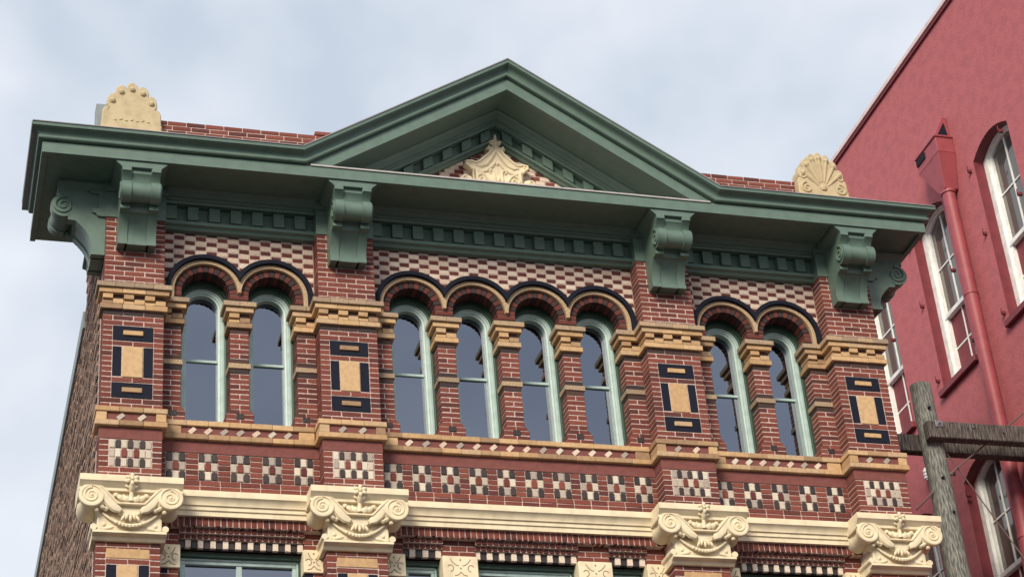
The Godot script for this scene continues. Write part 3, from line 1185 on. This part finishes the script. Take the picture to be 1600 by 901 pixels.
func cornice() -> void:
	# fascia with returns
	var g := G.new()
	var fas := [Vector2(0, 14.38), Vector2(0, 14.515), Vector2(-.06, 14.515), Vector2(-.06, 14.38)]
	var up := Vector3.UP
	g.sweep(fas, [[Vector3(CL, 0, -1.25), Vector3(-1, 0, 0), up], [Vector3(CL, 0, ZF), Vector3(-1, 0, 1), up], [Vector3(CR, 0, ZF), Vector3(1, 0, 1), up], [Vector3(CR, 0, -1.25), Vector3(1, 0, 0), up]])
	var c := put("cornice", g, M.green, B)
	# soffit and the deck over it
	g = G.new()
	g.box(Vector3(CL + .055, 14.405, -1.25), Vector3(CR - .055, 14.50, ZF - .055))
	put("soffit", g, M.green, c)
	# crown moulding: left part, right part
	var cr := crown_profile()
	var m := RISE / PE
	var half := atan(m) / 2
	var ym := Vector3(-sin(half), cos(half), 0) / cos(half)
	g = G.new()
	g.sweep(cr, [[Vector3(CL, YT, -.9), Vector3(-1, 0, 0), up], [Vector3(CL, YT, ZF), Vector3(-1, 0, 1), up], [Vector3(-PE, YT, ZF), Vector3(0, 0, 1), ym]])
	put("crown_moulding", g, M.green, c, 28.0)
	g = G.new()
	g.sweep(cr, [[Vector3(PE, YT, ZF), Vector3(0, 0, 1), Vector3(-ym.x, ym.y, 0)], [Vector3(CR, YT, ZF), Vector3(1, 0, 1), up], [Vector3(CR, YT, -.9), Vector3(1, 0, 0), up]])
	put("crown_moulding", g, M.green, c, 28.0)
	# metal roofing from the crown's lip up to the parapet
	for s in [[CL - .12, -PE - .01], [PE + .01, CR + .12]]:
		g = G.new()
		g.prism(PackedVector2Array([Vector2(.688, YT + .002), Vector2(.688, YT + .013), Vector2(.55, YT + .02), Vector2(-.255, YT + .16), Vector2(-1.0, YT + .2), Vector2(-1.0, YT - .05), Vector2(.5, YT - .05), Vector2(.6, YT + .002)]), s[0], s[1], Transform3D(Basis(Vector3(0, 0, 1), Vector3(0, 1, 0), Vector3(1, 0, 0)), Vector3.ZERO))
		put("roof_flashing", g, M.roofing, c)
	g = G.new()
	g.prism(PackedVector2Array([Vector2(.566, 14.516), Vector2(.566, 14.534), Vector2(-.14, 14.62), Vector2(-.14, 14.50), Vector2(.5, 14.50), Vector2(.5, 14.516)]), -PE + .10, PE - .10, Transform3D(Basis(Vector3(0, 0, 1), Vector3(0, 1, 0), Vector3(1, 0, 0)), Vector3.ZERO))
	put("sill_flashing", g, M.flash, c)
	# bed mouldings and dentils between the pilasters
	for b in 3:
		var xl: float = BAY[b][0]
		var xr: float = BAY[b][1]
		g = G.new()
		g.prism(bed_profile(), xl + .001, xr - .001, Transform3D(Basis(Vector3(0, 0, 1), Vector3(0, 1, 0), Vector3(1, 0, 0)), Vector3.ZERO))
		var bd := put("bed_moulding", g, M.green, B, 28.0)
		var n := 13 if b == 1 else 7
		var u := (xr - xl) / n
		for k in n:
			brick(bd, "dentil", Vector3(xl + k * u + .012, 14.085, -.22), Vector3(xl + k * u + .136, 14.262, -.085), M.green, .004, .0)
	# plates that carry the bed over the pilasters, and the side returns
	for i in 4:
		g = G.new()
		g.box(Vector3(PX[i] - PH - .006, 13.975, -.3), Vector3(PX[i] + PH + .006, 14.41, .012), .004)
		g.box(Vector3(PX[i] - PH - .025, 14.30, -.3), Vector3(PX[i] + PH + .025, 14.41, .05), .012)
		put("bracket_plate", g, M.green, B)
	for s in [-1.0, 1.0]:
		g = G.new()
		var p := PackedVector2Array()
		for q in bed_profile():
			p.append(Vector2(q.x + .24, q.y))
		var t := Transform3D(Basis(Vector3(s, 0, 0), Vector3(0, 1, 0), Vector3(0, 0, -s)), Vector3(s * 4.556, 0, 0))
		g.prism(p, .0 if s > 0 else -1.2, 1.2 if s > 0 else .0, t)
		put("side_bed", g, M.green, B, 28.0)

func crown_profile() -> Array:
	return [Vector2(-.06, -.168), Vector2(-.010, -.168), Vector2(-.010, -.152), Vector2(.030, -.152), Vector2(.044, -.146), Vector2(.051, -.134), Vector2(.051, -.122), Vector2(.044, -.110), Vector2(.032, -.106), Vector2(.034, -.092), Vector2(.042, -.074), Vector2(.058, -.058), Vector2(.082, -.048), Vector2(.104, -.044), Vector2(.106, -.036), Vector2(.122, -.036), Vector2(.124, -.024), Vector2(.128, -.002), Vector2(.124, .0), Vector2(-.06, .0)]

func bed_profile() -> PackedVector2Array:
	return PackedVector2Array([Vector2(-.30, 14.41), Vector2(.06, 14.41), Vector2(.055, 14.395), Vector2(.02, 14.375), Vector2(.0, 14.345), Vector2(-.01, 14.335), Vector2(-.03, 14.333), Vector2(-.034, 14.305), Vector2(-.055, 14.30), Vector2(-.06, 14.275), Vector2(-.16, 14.270), Vector2(-.16, 14.078), Vector2(-.10, 14.076), Vector2(-.092, 14.07), Vector2(-.092, 14.03), Vector2(-.11, 14.022), Vector2(-.13, 14.015), Vector2(-.15, 13.985), Vector2(-.19, 13.98), Vector2(-.30, 13.98)])

func rake(e: float) -> Array:
	var m := RISE / PE
	var up := Vector3(0, sqrt(1 + m * m), 0)
	var fr := []
	for x in [-e, 0.0, e]:
		fr.append([Vector3(x, YT + RISE - absf(x) * m, ZF - .004), Vector3(0, 0, 1), up])
	return fr

func pediment() -> void:
	var m := RISE / PE
	var th := atan(m)
	var cs := cos(th)
	var apex := YT + RISE
	var nl := Vector3(-sin(th), cs, 0)
	var half := th / 2
	var ym := Vector3(-sin(half), cos(half), 0) / cos(half)
	var ya := Vector3(0, 1.0 / cs, 0)
	var path := [[Vector3(-PE, YT, ZF), Vector3(0, 0, 1), ym], [Vector3(0, apex, ZF), Vector3(0, 0, 1), ya], [Vector3(PE, YT, ZF), Vector3(0, 0, 1), Vector3(-ym.x, ym.y, 0)]]
	var g := G.new()
	g.sweep(crown_profile(), path)
	var pd := put("pediment", g, M.green, B, 28.0)
	# raking fascia just behind the level one, ends running behind it
	g = G.new()
	var vert := rake(2.385)
	g.sweep([Vector2(0, -.166), Vector2(0, -.292), Vector2(-.07, -.292), Vector2(-.07, -.166)], vert)
	put("raking_fascia", g, M.green, pd)
	vert = rake(2.235)
	g = G.new()
	g.sweep([Vector2(-.055, -.262), Vector2(-.055, -.170), Vector2(-.72, -.170), Vector2(-.72, -.262)], vert)
	put("raking_soffit", g, M.green, pd)
	# roofing on the rake
	vert = rake(PE)
	g = G.new()
	g.sweep([Vector2(.140, .001), Vector2(.140, .014), Vector2(-.9, .02), Vector2(-.9, -.1), Vector2(-.06, -.1), Vector2(-.06, .001)], vert)
	put("roof_flashing", g, M.roofing, pd)
	# tympanum and its bricks
	var zt := -.12
	g = G.new()
	g.prism(PackedVector2Array([Vector2(-2.3, 14.5), Vector2(2.3, 14.5), Vector2(0, 14.5 + 2.3 * m)]), -.45, zt - .006)
	var ty := put("tympanum", g, M.mortar, pd)
	for r in 16:
		var y := 14.58 + r * C
		var x := -1.7 + (.059 if r % 2 else 0.0)
		var k := 0
		while x < 1.7:
			if y + C < apex - .50 - absf(x + .055) * m:
				brick(ty, "tympanum_brick", Vector3(x, y + .005, -.2), Vector3(x + .108, y + C - .005, zt), pick(M.pink) if (k + (r / 2)) % 2 else M.red[3 + rng.randi() % 4])
			x += .118
			k += 1
	# raking bed moulding with its dentils
	var bp := []
	for q in bed_profile():
		var yy: float = q.y if q.y > 14.08 else 14.145 + (q.y - 14.078) * .72
		bp.append(Vector2(q.x + .06 - ZF + .004, yy - 14.41 - .265))
	g = G.new()
	g.sweep(bp, rake(1.72))
	var bd := put("raking_bed", g, M.green, pd, 28.0)
	for s in [-1.0, 1.0]:
		for k in 7:
			var xa: float = s * (.075 + k * .243)
			var xb: float = s * (.075 + k * .243 + .118)
			var h := G.new()
			var c := []
			for i in 8:
				var x := maxf(xa, xb) if i & 1 else minf(xa, xb)
				var off := -.265 - (.150 if i & 2 else .262)
				c.append(Vector3(x, apex - absf(x) * m + off / cs * 1.0, (-.020) if i & 4 else -.14))
			h.hexa(c, .004)
			put("dentil", h, M.green, bd)
	pediment_ornament(pd)

func spiral(g: G, o: Vector3, r: float, turns: float, a0: float, dir: float, w: float) -> void:
	var pts := []
	var rad := []
	var n := int(14 * turns) + 6
	for k in n:
		var t := k / float(n - 1)
		var rr := lerpf(r, r * .12, t)
		var th := a0 + dir * TAU * turns * t
		pts.append(o + Vector3(cos(th) * rr, sin(th) * rr, 0))
		rad.append(lerpf(w, w * .6, t))
	g.tube(pts, rad, 6)

func pediment_ornament(pd: Node3D) -> void:
	# carved cream ornament: fleur finial, eared shoulders, low side scrolls; pierced-looking relief on a thin plate
	var ox := -.02
	var half := [Vector2(0, 15.625), Vector2(.020, 15.60), Vector2(.027, 15.57), Vector2(.050, 15.555), Vector2(.080, 15.545), Vector2(.066, 15.515), Vector2(.042, 15.495), Vector2(.033, 15.472), Vector2(.060, 15.470), Vector2(.092, 15.468), Vector2(.118, 15.448), Vector2(.116, 15.420), Vector2(.094, 15.425), Vector2(.082, 15.412), Vector2(.102, 15.375), Vector2(.163, 15.312), Vector2(.215, 15.262), Vector2(.245, 15.232), Vector2(.275, 15.225), Vector2(.330, 15.240), Vector2(.388, 15.228), Vector2(.392, 15.195), Vector2(.355, 15.165), Vector2(.335, 15.140), Vector2(.305, 15.11), Vector2(.305, 14.97), Vector2(.335, 15.015), Vector2(.385, 15.035), Vector2(.43, 15.022), Vector2(.46, 14.99), Vector2(.475, 14.94), Vector2(.55, 14.90), Vector2(.56, 14.60)]
	var pts := PackedVector2Array()
	for p in half:
		pts.append(p)
	for i in range(half.size() - 1, 0, -1):
		pts.append(Vector2(-half[i].x, half[i].y))
	var g := G.new()
	g.prism(pts, -.12, -.015, Transform3D(Basis.IDENTITY, Vector3(ox, -.025, 0)), .008)
	var o := put("ornament", g, M.cream, pd)
	g = G.new()
	var z := -.010
	for s in [-1.0, 1.0]:
		var c := func(x: float, y: float) -> Vector3: return Vector3(ox + s * x, y - .025, z)
		# raised border along the outline
		var edge := []
		for p in half.slice(12, 26):
			edge.append(c.call(p.x - .014, p.y - .010))
		g.tube(edge, .017, 6)
		g.tube([c.call(.290, 15.13), c.call(.290, 15.0), c.call(.290, 14.8)], .017, 6)
		g.tube([c.call(.0, 15.43), c.call(.03, 15.36), c.call(.085, 15.27), c.call(.135, 15.20), c.call(.20, 15.165), c.call(.265, 15.18)], [.014, .022, .026, .024, .020, .010], 7)
		g.tube([c.call(.0, 15.30), c.call(.022, 15.24), c.call(.07, 15.17), c.call(.15, 15.10), c.call(.23, 15.07)], [.012, .019, .021, .019, .010], 7)
		g.tube([c.call(.02, 14.92), c.call(.052, 14.98), c.call(.045, 15.05), c.call(.055, 15.11), c.call(.09, 15.125), c.call(.105, 15.095), c.call(.085, 15.075)], [.012, .020, .018, .018, .018, .015, .009], 7)
		g.tube([c.call(.05, 14.93), c.call(.115, 14.97), c.call(.15, 15.035), c.call(.24, 15.10)], [.016, .019, .018, .010], 7)
		spiral(g, c.call(.205, 14.985), .066, 1.35, PI / 2, -s, .017)
		spiral(g, c.call(.395, 14.955), .058, 1.3, PI / 2, -s, .016)
		spiral(g, c.call(.352, 15.200), .026, .9, PI / 2, s, .013)
		spiral(g, c.call(.096, 15.446), .020, .9, PI / 2, s, .011)
		g.ball(c.call(.052, 15.535), Vector3(.026, .014, .02), 8, Basis(Vector3.BACK, s * .3))
	g.ball(Vector3(ox, 15.575, z), Vector3(.018, .045, .022), 8)
	g.tube([Vector3(ox, 15.54, z), Vector3(ox, 15.48, z), Vector3(ox, 15.40, z)], [.012, .022, .016], 7)
	g.ball(Vector3(ox, 15.20, z), Vector3(.022, .04, .022), 8)
	g.ball(Vector3(ox, 14.97, z), Vector3(.026, .05, .024), 8)
	put("scrollwork", g, M.cream, o, 40.0)

# scrolled bracket; profile in (depth, height), built facing +z
func bracket(t: Transform3D, bottom: float, cz: float, cy: float, r: float, w := .205) -> void:
	var make := func(inset: float) -> PackedVector2Array:
		var p := PackedVector2Array([Vector2(-.0, 14.40), Vector2(.515 - inset, 14.40), Vector2(.515 - inset, 14.25), Vector2(cz + r * .55 - inset * .5, cy + r + .035)])
		var rr := r - inset * .6
		for k in 15:
			var th := deg_to_rad(70.0 - k * 15.0)
			p.append(Vector2(cz + cos(th) * rr, cy + sin(th) * rr))
		var q := cy - .115
		var fwd := .0 if inset > 0.0 else .055
		p.append(Vector2(cz - .095 + fwd * .7 - inset * .5, q + .004))
		p.append(Vector2(cz - .100 + fwd - inset * .5, q - .060))
		p.append(Vector2(cz - .135 - inset * .5, q - .070))
		var z0 := cz - .14
		for k in 7:
			var u := k / 6.0
			p.append(Vector2(lerpf(z0, .135, 1 - pow(1 - u, 2.2)) - inset * .5, lerpf(q - .075, bottom + .05, u)))
		p.append(Vector2(.150 - inset * .3, bottom + .048))
		p.append(Vector2(.150 - inset * .3, bottom))
		p.append(Vector2(0, bottom))
		return p
	# local frame: prism x -> z, y -> y, depth -> x
	var f := t * Transform3D(Basis(Vector3(0, 0, 1), Vector3(0, 1, 0), Vector3(1, 0, 0)), Vector3.ZERO)
	var g := G.new()
	g.prism(make.call(.028), -w + .08, w - .08, f)
	var b := put("bracket", g, M.green, B, 28.0)
	for s in [-1.0, 1.0]:
		g = G.new()
		var a: PackedVector2Array = make.call(0.0)
		if s < 0:
			g.prism(a, -w, -w + .1, f)
		else:
			g.prism(a, w - .1, w, f)
		# raised spiral and rim on the outer face
		var x: float = s * w
		var pts := []
		var rad := []
		for k in 41:
			var u := k / 40.0
			var th := deg_to_rad(100.0) - TAU * 1.9 * u
			var rr := lerpf(r * .80, r * .08, u)
			pts.append(f * Vector3(cz + cos(th) * rr, cy + sin(th) * rr, x))
			rad.append(lerpf(.024, .015, u))
		g.tube(pts, rad, 6)
		put("scroll", g, M.green, b, 28.0)
	g = G.new()
	var fl := PackedVector2Array([Vector2(-.285, 14.385), Vector2(-.285, 14.365), Vector2(-.262, 14.345), Vector2(-.225, 14.335), Vector2(-.205, 14.31), Vector2(-.205, 14.262), Vector2(.205, 14.262), Vector2(.205, 14.31), Vector2(.225, 14.335), Vector2(.262, 14.345), Vector2(.285, 14.365), Vector2(.285, 14.385)])
	fl = PackedVector2Array([Vector2(-.285, 14.404), Vector2(-.285, 14.378), Vector2(-.265, 14.35), Vector2(-.235, 14.325), Vector2(-.212, 14.30), Vector2(-.206, 14.255), Vector2(-.11, 14.255), Vector2(-.11, 14.30), Vector2(.11, 14.30), Vector2(.11, 14.255), Vector2(.206, 14.255), Vector2(.212, 14.30), Vector2(.235, 14.325), Vector2(.265, 14.35), Vector2(.285, 14.378), Vector2(.285, 14.404)])
	g.prism(fl, 0.02, .528, t, .004)
	put("flared_head", g, M.green, b)

func acroterion(cx: float, shell: bool) -> void:
	var oy := 15.36
	var g := G.new()
	var pts := PackedVector2Array([Vector2(-.34, 14.85), Vector2(.34, 14.85), Vector2(.34, 15.30), Vector2(.345, oy)])
	var lobes := 9 if shell else 7
	for k in 127:
		var th := PI * k / 126.0
		var ex := Vector2(cos(th) * .335, sin(th) * .56)
		var q := absf(sin(th * lobes))
		var amt := .11 * smoothstep(.10, .30, sin(th))
		pts.append(ex * (1.0 - amt + amt * 1.25 * pow(q, .5)) + Vector2(0, oy))
	pts.append(Vector2(-.345, oy))
	pts.append(Vector2(-.34, 15.30))
	var t := Transform3D(Basis.IDENTITY, Vector3(cx, 0, 0))
	g.prism(pts, -.34 if shell else -.25, -.13, t, .012)
	var a := put("acroterion", g, M.ochre, B)
	g = G.new()
	var z := -.128
	for k in lobes:
		var th := PI * (k + .5) / lobes
		var d := Vector2(cos(th) * .335, sin(th) * .56)
		if sin(th) < .3:
			continue
		var r0 := .22
		var p0 := Vector3(cx + d.x * r0, oy + d.y * r0, z)
		var p1 := Vector3(cx + d.x * .6, oy + d.y * .6, z)
		var p2 := Vector3(cx + d.x * .84, oy + d.y * .84, z)
		if shell:
			g.tube([p0, p1, p2], [.008, .020, .024], 7)
		g.ball(p2, Vector3(.036, .036, .034), 9)
	if shell:
		for s in [-1.0, 1.0]:
			spiral(g, Vector3(cx + s * .225, oy + .015, z), .085, 1.5, PI * .5, -s, .018)
			spiral(g, Vector3(cx + s * .262, oy + .19, z), .05, 1.2, PI * .5, s, .014)
		g.ball(Vector3(cx, oy + .03, z), Vector3(.05, .05, .03), 9)
	else:
		for k in 7:
			g.ball(Vector3(cx + (k - 3) * .062, oy + .03 + .012 * (k % 2), z), Vector3(.022, .012, .010), 8, Basis(Vector3.BACK, .5 if k % 2 else -.4))
	g.tube([Vector3(cx - .33, 15.25, z), Vector3(cx + .33, 15.25, z)], .014, 6)
	put("shell_relief", g, M.ochre, a, 40.0)
	g = G.new()
	g.box(Vector3(cx - .37, 14.75, -.36), Vector3(cx + .42, 15.265, -.09), .008)
	put("plinth", g, M.ochre, a)

# ------------------------------------------------------------------ the red building beside
const RX := 7.0
func red_building() -> void:
	var r := thing("red_building", "tall rose red stucco building with white arched sash windows and red downpipe", "building")
	var cols := [-0.90, -2.82, -4.74, -6.66]
	var tops := [16.62, 12.75]
	var csg := CSGCombiner3D.new()
	csg.name = "wall"
	r.add_child(csg)
	var bx := CSGBox3D.new()
	bx.name = "wall_mass"
	bx.size = Vector3(8, 19.13, 28)
	bx.position = Vector3(RX + 4, 19.13 / 2, -12.0)
	bx.material = M.rose
	csg.add_child(bx)
	for zc in cols:
		for top in tops:
			var cut := CSGPolygon3D.new()
			cut.name = numbered(csg, "window_opening")
			var poly := arch_poly(zc, top, 0.0)
			cut.polygon = poly
			cut.depth = .5
			cut.material = M.rose_trim
			cut.operation = CSGShape3D.OPERATION_SUBTRACTION
			# polygon x -> world z, extrusion (-z local) -> world x
			cut.transform = Transform3D(Basis(Vector3(0, 0, 1), Vector3(0, 1, 0), Vector3(-1, 0, 0)), Vector3(RX - .25, 0, 0))
			csg.add_child(cut)
			sash(r, zc, top)
	var g := G.new()
	g.box(Vector3(RX - .035, 19.09, -26), Vector3(RX + 8, 19.14, 2), .006)
	put("coping", g, M.rose_trim, r)
	g = G.new()
	g.box(Vector3(RX - .055, 19.142, -26), Vector3(RX + 8, 19.215, 2), .006)
	put("coping_cap", g, M.rose_pale, r)
	# rainwater head and downpipe
	g = G.new()
	g.tube([Vector3(6.88, 16.50, -1.47), Vector3(6.88, 0.2, -1.47)], .090, 20)
	g.tube([Vector3(6.88, 16.50, -1.47), Vector3(6.88, 16.46, -1.47)], .106, 20)
	for y in [14.9, 11.4]:
		g.tube([Vector3(6.88, y, -1.47), Vector3(6.88, y - .05, -1.47)], .098, 20)
	var dp := put("downpipe", g, M.rose_pipe, r, 40.0)
	g = G.new()
	var c := []
	for i in 8:
		var up := bool(i & 2)
		var xx := (6.995 if i & 1 else (6.73 if up else 6.79))
		var zz := (-1.26 if up else -1.385) if i & 4 else (-1.86 if up else -1.555)
		c.append(Vector3(xx, 17.02 if up else 16.50, zz))
	g.hexa(c, .006)
	g.box(Vector3(6.73, 17.02, -1.86), Vector3(6.995, 17.27, -1.26), .006)
	g.box(Vector3(6.712, 17.262, -1.878), Vector3(6.995, 17.295, -1.242), .006)
	put("rainwater_head", g, M.rose_pipe, r)
	g = G.new()
	g.prism(PackedVector2Array([Vector2(6.74, 17.296), Vector2(6.995, 17.296), Vector2(6.995, 17.64), Vector2(6.93, 17.64)]), -1.85, -1.30, Transform3D.IDENTITY, .004)
	put("scupper_hood", g, M.rose_pipe, r)
	g = G.new()
	g.prism(PackedVector2Array([Vector2(6.79, 17.305), Vector2(6.965, 17.305), Vector2(6.935, 17.55)]), -1.31, -1.294)
	put("scupper_mouth_shade", g, M.black, r)  # black sheet standing in for the shade inside the hood opening
	g = G.new()
	g.box(Vector3(6.715, 17.14, -1.85), Vector3(6.735, 17.235, -1.60))
	put("rim_hollow_shade", g, M.black, r)  # black plate painting the dark hollow under the rim, not a real slot
	# shutter pins in the stucco
	for q in [[-1.0, 16.53], [-.98, 15.52], [-1.93, 15.53], [-2.90, 15.53], [-.10, 16.56], [-.02, 15.51], [-3.87, 15.54], [-2.90, 14.34], [-1.80, 14.36], [-2.74, 12.54], [-2.92, 16.5], [-.98, 14.3]]:
		g = G.new()
		g.box(Vector3(RX - .05, q[1] - .025, q[0] - .022), Vector3(RX + .02, q[1] + .025, q[0] + .022), .008)
		g.tube([Vector3(RX - .04, q[1], q[0]), Vector3(RX - .07, q[1] + .0, q[0] + .03), Vector3(RX - .07, q[1] + .05, q[0] + .04)], .008, 6)
		put("shutter_pin", g, M.rose_trim, r, 40.0)
	# pale spool insulator on the wall
	g = G.new()
	var ip := Vector3(6.93, 13.2, -3.61)
	for k in 3:
		g.tube([ip + Vector3(0, k * .05, 0), ip + Vector3(0, k * .05 + .03, 0)], .04, 10)
	g.tube([ip + Vector3(0, -.02, 0), ip + Vector3(0, .16, 0)], .022, 8)
	g.tube([ip + Vector3(0, .07, 0), ip + Vector3(.08, .07, 0)], .012, 6)
	put("wall_insulator", g, M.white, r, 40.0)

func arch_poly(z0: float, top: float, inset: float) -> PackedVector2Array:
	var a := z0 + inset
	var b := z0 + .96 - inset
	var bot := top - 2.47 + inset
	var spr := top
	var pts := PackedVector2Array([Vector2(a, bot), Vector2(b, bot), Vector2(b, spr)])
	for k in range(1, 12):
		var u := 1 - k / 12.0
		pts.append(Vector2(lerpf(a, b, u), spr + (.16 - inset * .3) * (1 - pow(2 * u - 1, 2))))
	pts.append(Vector2(a, spr))
	return pts

func sash(r: Node3D, z0: float, top: float) -> void:
	var fx := RX + .15
	var outer := arch_poly(z0, top, .001)
	var inner := arch_poly(z0, top, .095)
	var t := Transform3D(Basis(Vector3(0, 0, 1), Vector3(0, 1, 0), Vector3(-1, 0, 0)), Vector3(fx, 0, 0))
	# frame as a ring of quads: front, inner reveal
	var g := G.new()
	for step in [[outer, inner, .0, 0.0], [inner, arch_poly(z0, top, .14), -.045, -.045]]:
		var o: PackedVector2Array = step[0]
		var n: PackedVector2Array = step[1]
		for k in o.size():
			var j := (k + 1) % o.size()
			var za: float = step[2]
			var c := []
			for i in 8:
				var s: PackedVector2Array = n if i & 1 else o
				var q := s[j] if i & 2 else s[k]
				c.append(t * Vector3(q.x, q.y, za if i & 4 else za - .06))
			g.hexa(c, .0)
	var w := put("sash_window", g, M.white, r)
	var bot := top - 2.47
	var mid := bot + 1.10
	var zc := z0 + .48
	g = G.new()
	g.box(Vector3(fx + .03, mid - .035, z0 + .09), Vector3(fx + .10, mid + .035, z0 + .87), .006)
	put("meeting_rail", g, M.white, w)
	for q in [[mid + .02, top + .10, .065], [bot + .1, mid - .02, .09]]:
		g = G.new()
		g.box(Vector3(fx + q[2], q[0], zc - .014), Vector3(fx + q[2] + .03, q[1], zc + .014), .003)
		var ym: float = (q[0] + q[1]) / 2 + (.0 if q[0] > mid else .0)
		g.box(Vector3(fx + q[2] + .001, ym - .014, z0 + .12), Vector3(fx + q[2] + .028, ym + .014, z0 + .84), .003)
		put("muntin", g, M.white, w)
		for s in 2:
			for v in 2:
				g = G.new()
				var ya: float = q[0] if v == 0 else ym
				var yb: float = ym if v == 0 else q[1]
				g.box(Vector3(fx + q[2] + .016, ya, z0 + .11 if s == 0 else zc), Vector3(fx + q[2] + .022, yb, zc if s == 0 else z0 + .85))
				put("pane", g, M.glass_red, w)
	g = G.new()
	g.box(Vector3(RX - .07, bot - .09, z0 - .06), Vector3(RX + .16, bot + .004, z0 + 1.02), .008)
	put("window_sill", g, M.rose_trim, w)

# ------------------------------------------------------------------ utility pole between the buildings
func pole() -> void:
	var p := thing("utility_pole", "weathered grey timber utility pole with double crossarm in the gap between the two buildings", "pole")
	var o := Vector3(5.51, 0, -.9)
	p.position = o
	var g := G.new()
	var pts := []
	var rad := []
	for k in 40:
		var y := 13.08 * k / 39.0
		pts.append(Vector3(sin(k * 1.3) * .004, y, cos(k * .9) * .004))
		rad.append(lerpf(.19, .132, k / 39.0) + sin(k * 2.1) * .002)
	pts.append(Vector3(0, 13.10, 0)); rad.append(.118)
	g.tube(pts, rad, 28)
	put("shaft", g, M.wood, p, 60.0)
	for s in [-1.0, 1.0]:
		g = G.new()
		var z0: float = .125 if s > 0 else -.255
		var xa: float = -.155 if s > 0 else -.62
		g.box(Vector3(xa, 12.235, z0), Vector3(1.43, 12.465, z0 + .13), .010, .004, rng)
		put("crossarm", g, M.darkwood, p)
	g = G.new()
	g.box(Vector3(-.05, 12.38, .254), Vector3(.05, 12.47, .264), .003)
	g.tube([Vector3(0, 12.425, .255), Vector3(0, 12.425, .30)], .016, 8)
	put("bolt_plate", g, M.steel, p)
	for q in [[.45, 12.40], [.85, 12.36], [1.2, 12.40]]:
		g = G.new()
		g.tube([Vector3(q[0], q[1], .25), Vector3(q[0], q[1], .272)], .014, 8)
		put("bolt", g, M.steel, p)
	for q in [[-.02, 12.70], [-.03, 11.75], [.02, 11.3]]:
		g = G.new()
		var a := .3
		g.tube([Vector3(q[0], q[1], .11), Vector3(q[0], q[1], .160)], .018, 8)
		put("knot_hole", g, M.black, p)
	g = G.new()
	g.tube([Vector3(.12, 11.865, .0), Vector3(.19, 11.865, .02), Vector3(.21, 11.89, .02)], .018, 8)
	g.ball(Vector3(.20, 11.875, .02), Vector3(.026, .03, .026), 8)
	put("hook", g, M.darkwood, p)
	for q in [[Vector3(5.127, 11.378, -.9), Vector3(5.70, 11.90, -.82), Vector3(6.96, 12.855, -.9), "thin wire rising past the pole to the right in front of the crossarm", .011], [Vector3(5.655, 12.13, -.85), Vector3(5.95, 11.60, -.85), Vector3(6.62, 10.38, -.85), "thin wire slanting down to the right from below the crossarm", .009]]:
		g = G.new()
		g.tube([q[0], q[1], q[2]], q[4], 6)
		var wn := put("wire", g, M.wire, self, 60.0)
		wn.set_meta("label", q[3])
		wn.set_meta("category", "wire")
